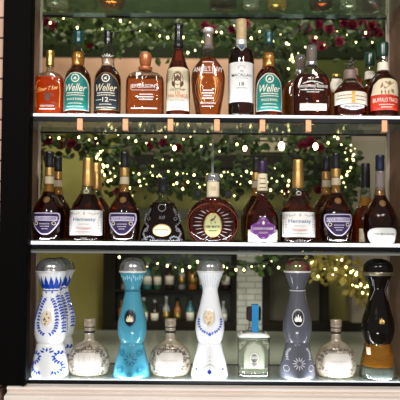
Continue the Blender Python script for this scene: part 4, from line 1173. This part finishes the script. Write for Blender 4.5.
gb = garland([(36, 140), (75, 143), (110, 148), (150, 142), (200, 146), (250, 142)], 1.0, 330, 13, gm, 'thick drooping green garland with plum blossoms behind the middle shelf',
        rf([(48, 140, 6), (60, 145, 5), (72, 144, 6), (95, 142, 5), (150, 146, 5), (163, 143, 5), (178, 148, 5)], True))
garland([(38, 138), (42, 165), (40, 195)], 1.02, 40, 8, gm3, 'plum coloured trailing branch at far left of the middle level', root=gb)
garland([(96, 152), (108, 168), (140, 176), (175, 172), (200, 178), (240, 176), (275, 178), (310, 184)], .95, 560, 22, gm, 'thick green garland across the middle level behind the bell shaped bottle',
        rf([(118, 192, 5), (185, 186, 5), (285, 192, 5), (305, 196, 5), (318, 190, 5)], True), root=gb)
garland([(250, 140), (300, 143), (340, 150), (352, 168), (344, 196), (330, 205)], .98, 360, 17, gm, 'drooping green garland at the right of the middle level',
        rf([(302, 146, 6), (310, 142, 6), (320, 148, 5)], True), root=gb)
gc = garland([(145, 268), (175, 262), (205, 268), (235, 266)], 1.15, 50, 9, gm, 'green and golden leaved garland hanging behind the lowest shelf')
garland([(312, 262), (330, 266), (345, 272), (362, 282), (368, 292)], 1.1, 260, 17, ym, 'golden leaved garland behind the right of the lowest shelf', root=gc)

# ------------------------------------------------------------------ fairy lights
def bulb_mesh(r, m):
    me = bpy.data.meshes.new('bulb'); bm = bmesh.new()
    bmesh.ops.create_uvsphere(bm, u_segments=8, v_segments=6, radius=r, matrix=Matrix.Diagonal((1, 1, 1.3, 1)))
    bm.to_mesh(me); bm.free(); me.materials.append(m); return me
bms = [bulb_mesh(r, M['bulb']) for r in (.0022, .0035, .0052)]
def fairy(path, Y, n, spread, label, xs=None):
    cp = catmull(path, 10)
    pts = [P(x, y, Y) for x, y in cp]; org = pts[0].copy()
    g = empty('fairy_lights', org, label, 'string lights', 'fairy light strings in the garlands')
    allp = []
    s = SC(Y)
    for k in range(n):
        t = (k+.5)/n*(len(pts)-1); i = int(t); p = pts[i].lerp(pts[min(i+1, len(pts)-1)], t-i)
        allp.append(p-org+Vector((rnd.uniform(-2, 2)*s, -rnd.uniform(.0, .05), rnd.gauss(0, spread*.5)*s)))
    tube('cord', [p+Vector((0, .006, .008)) for p in allp], .0012, M['cord'], g, 4)
    for p in allp:
        o = bpy.data.objects.new('bulb', rnd.choice(bms)); C.objects.link(o); o.parent = g; o.location = p
fairy([(45, 22), (95, 24), (130, 26), (165, 36), (185, 44), (205, 34), (222, 30)], .93, 22, 12, 'string of fairy lights in the garland behind the upper left bottles')
fairy([(232, 26), (262, 34), (285, 44), (292, 62), (288, 70), (305, 44), (345, 36), (372, 40)], .9, 26, 10, 'string of fairy lights in the blossoms behind the upper right bottles')
fairy([(50, 138), (100, 140), (150, 142), (200, 144), (245, 142)], .9, 22, 8, 'string of fairy lights along the top of the middle level, left')
fairy([(98, 150), (106, 172), (140, 178), (175, 174), (215, 180), (255, 176), (290, 182)], .86, 88, 17, 'thick string of fairy lights in the garland behind the bell shaped bottle')
fairy([(325, 140), (348, 148), (352, 160), (346, 172), (336, 178)], .88, 26, 10, 'string of fairy lights drooping at the right of the middle level')
fairy([(118, 262), (160, 266), (200, 262), (228, 268), (262, 262), (290, 264)], 1.0, 24, 10, 'string of fairy lights behind the domes of the lowest shelf')
fairy([(300, 264), (325, 266), (345, 272), (358, 284), (368, 288), (350, 268)], 1.0, 30, 13, 'string of fairy lights in the golden leaves at lower right')
garland([(248, 264), (270, 262), (290, 262)], 1.12, 45, 9, gm, '', root=gc)
# warm lamps
lw = None
for px, py, r_, lab in ((281.5, 146, .014, 'bright warm lamp glowing above the second white rectangular label bottle'), (245, 148.5, .009, 'small warm lamp glowing above the purple capped bottle'), (315.5, 146.5, .011, 'warm lamp glowing between the right hand garland and the gold necked bottle'), (174.5, 148, .008, 'small warm lamp glowing above the bell shaped bottle')):
    p = P(px, py, .72)
    rt = empty('pendant_lamp', (p.x, .72, p.z), lab, 'lamp', 'warm pendant lamps behind the middle shelf')
    me = bpy.data.meshes.new('lamp_bulb'); bm = bmesh.new()
    bmesh.ops.create_uvsphere(bm, u_segments=16, v_segments=10, radius=r_, matrix=Matrix.Diagonal((1, 1, 1.5, 1))); bm.to_mesh(me); bm.free(); me.materials.append(M['warmbulb'])
    o = bpy.data.objects.new('lamp_bulb', me); C.objects.link(o); o.parent = rt
    tube('lamp_socket', [Vector((0, 0, r_*1.3)), Vector((0, 0, r_*1.3+.02))], r_*.5, M['black'], rt, 12)
    tube('lamp_cord', [Vector((0, 0, r_*1.3+.02)), Vector((0, 0, 2.1-p.z))], .0012, M['black'], rt, 6)
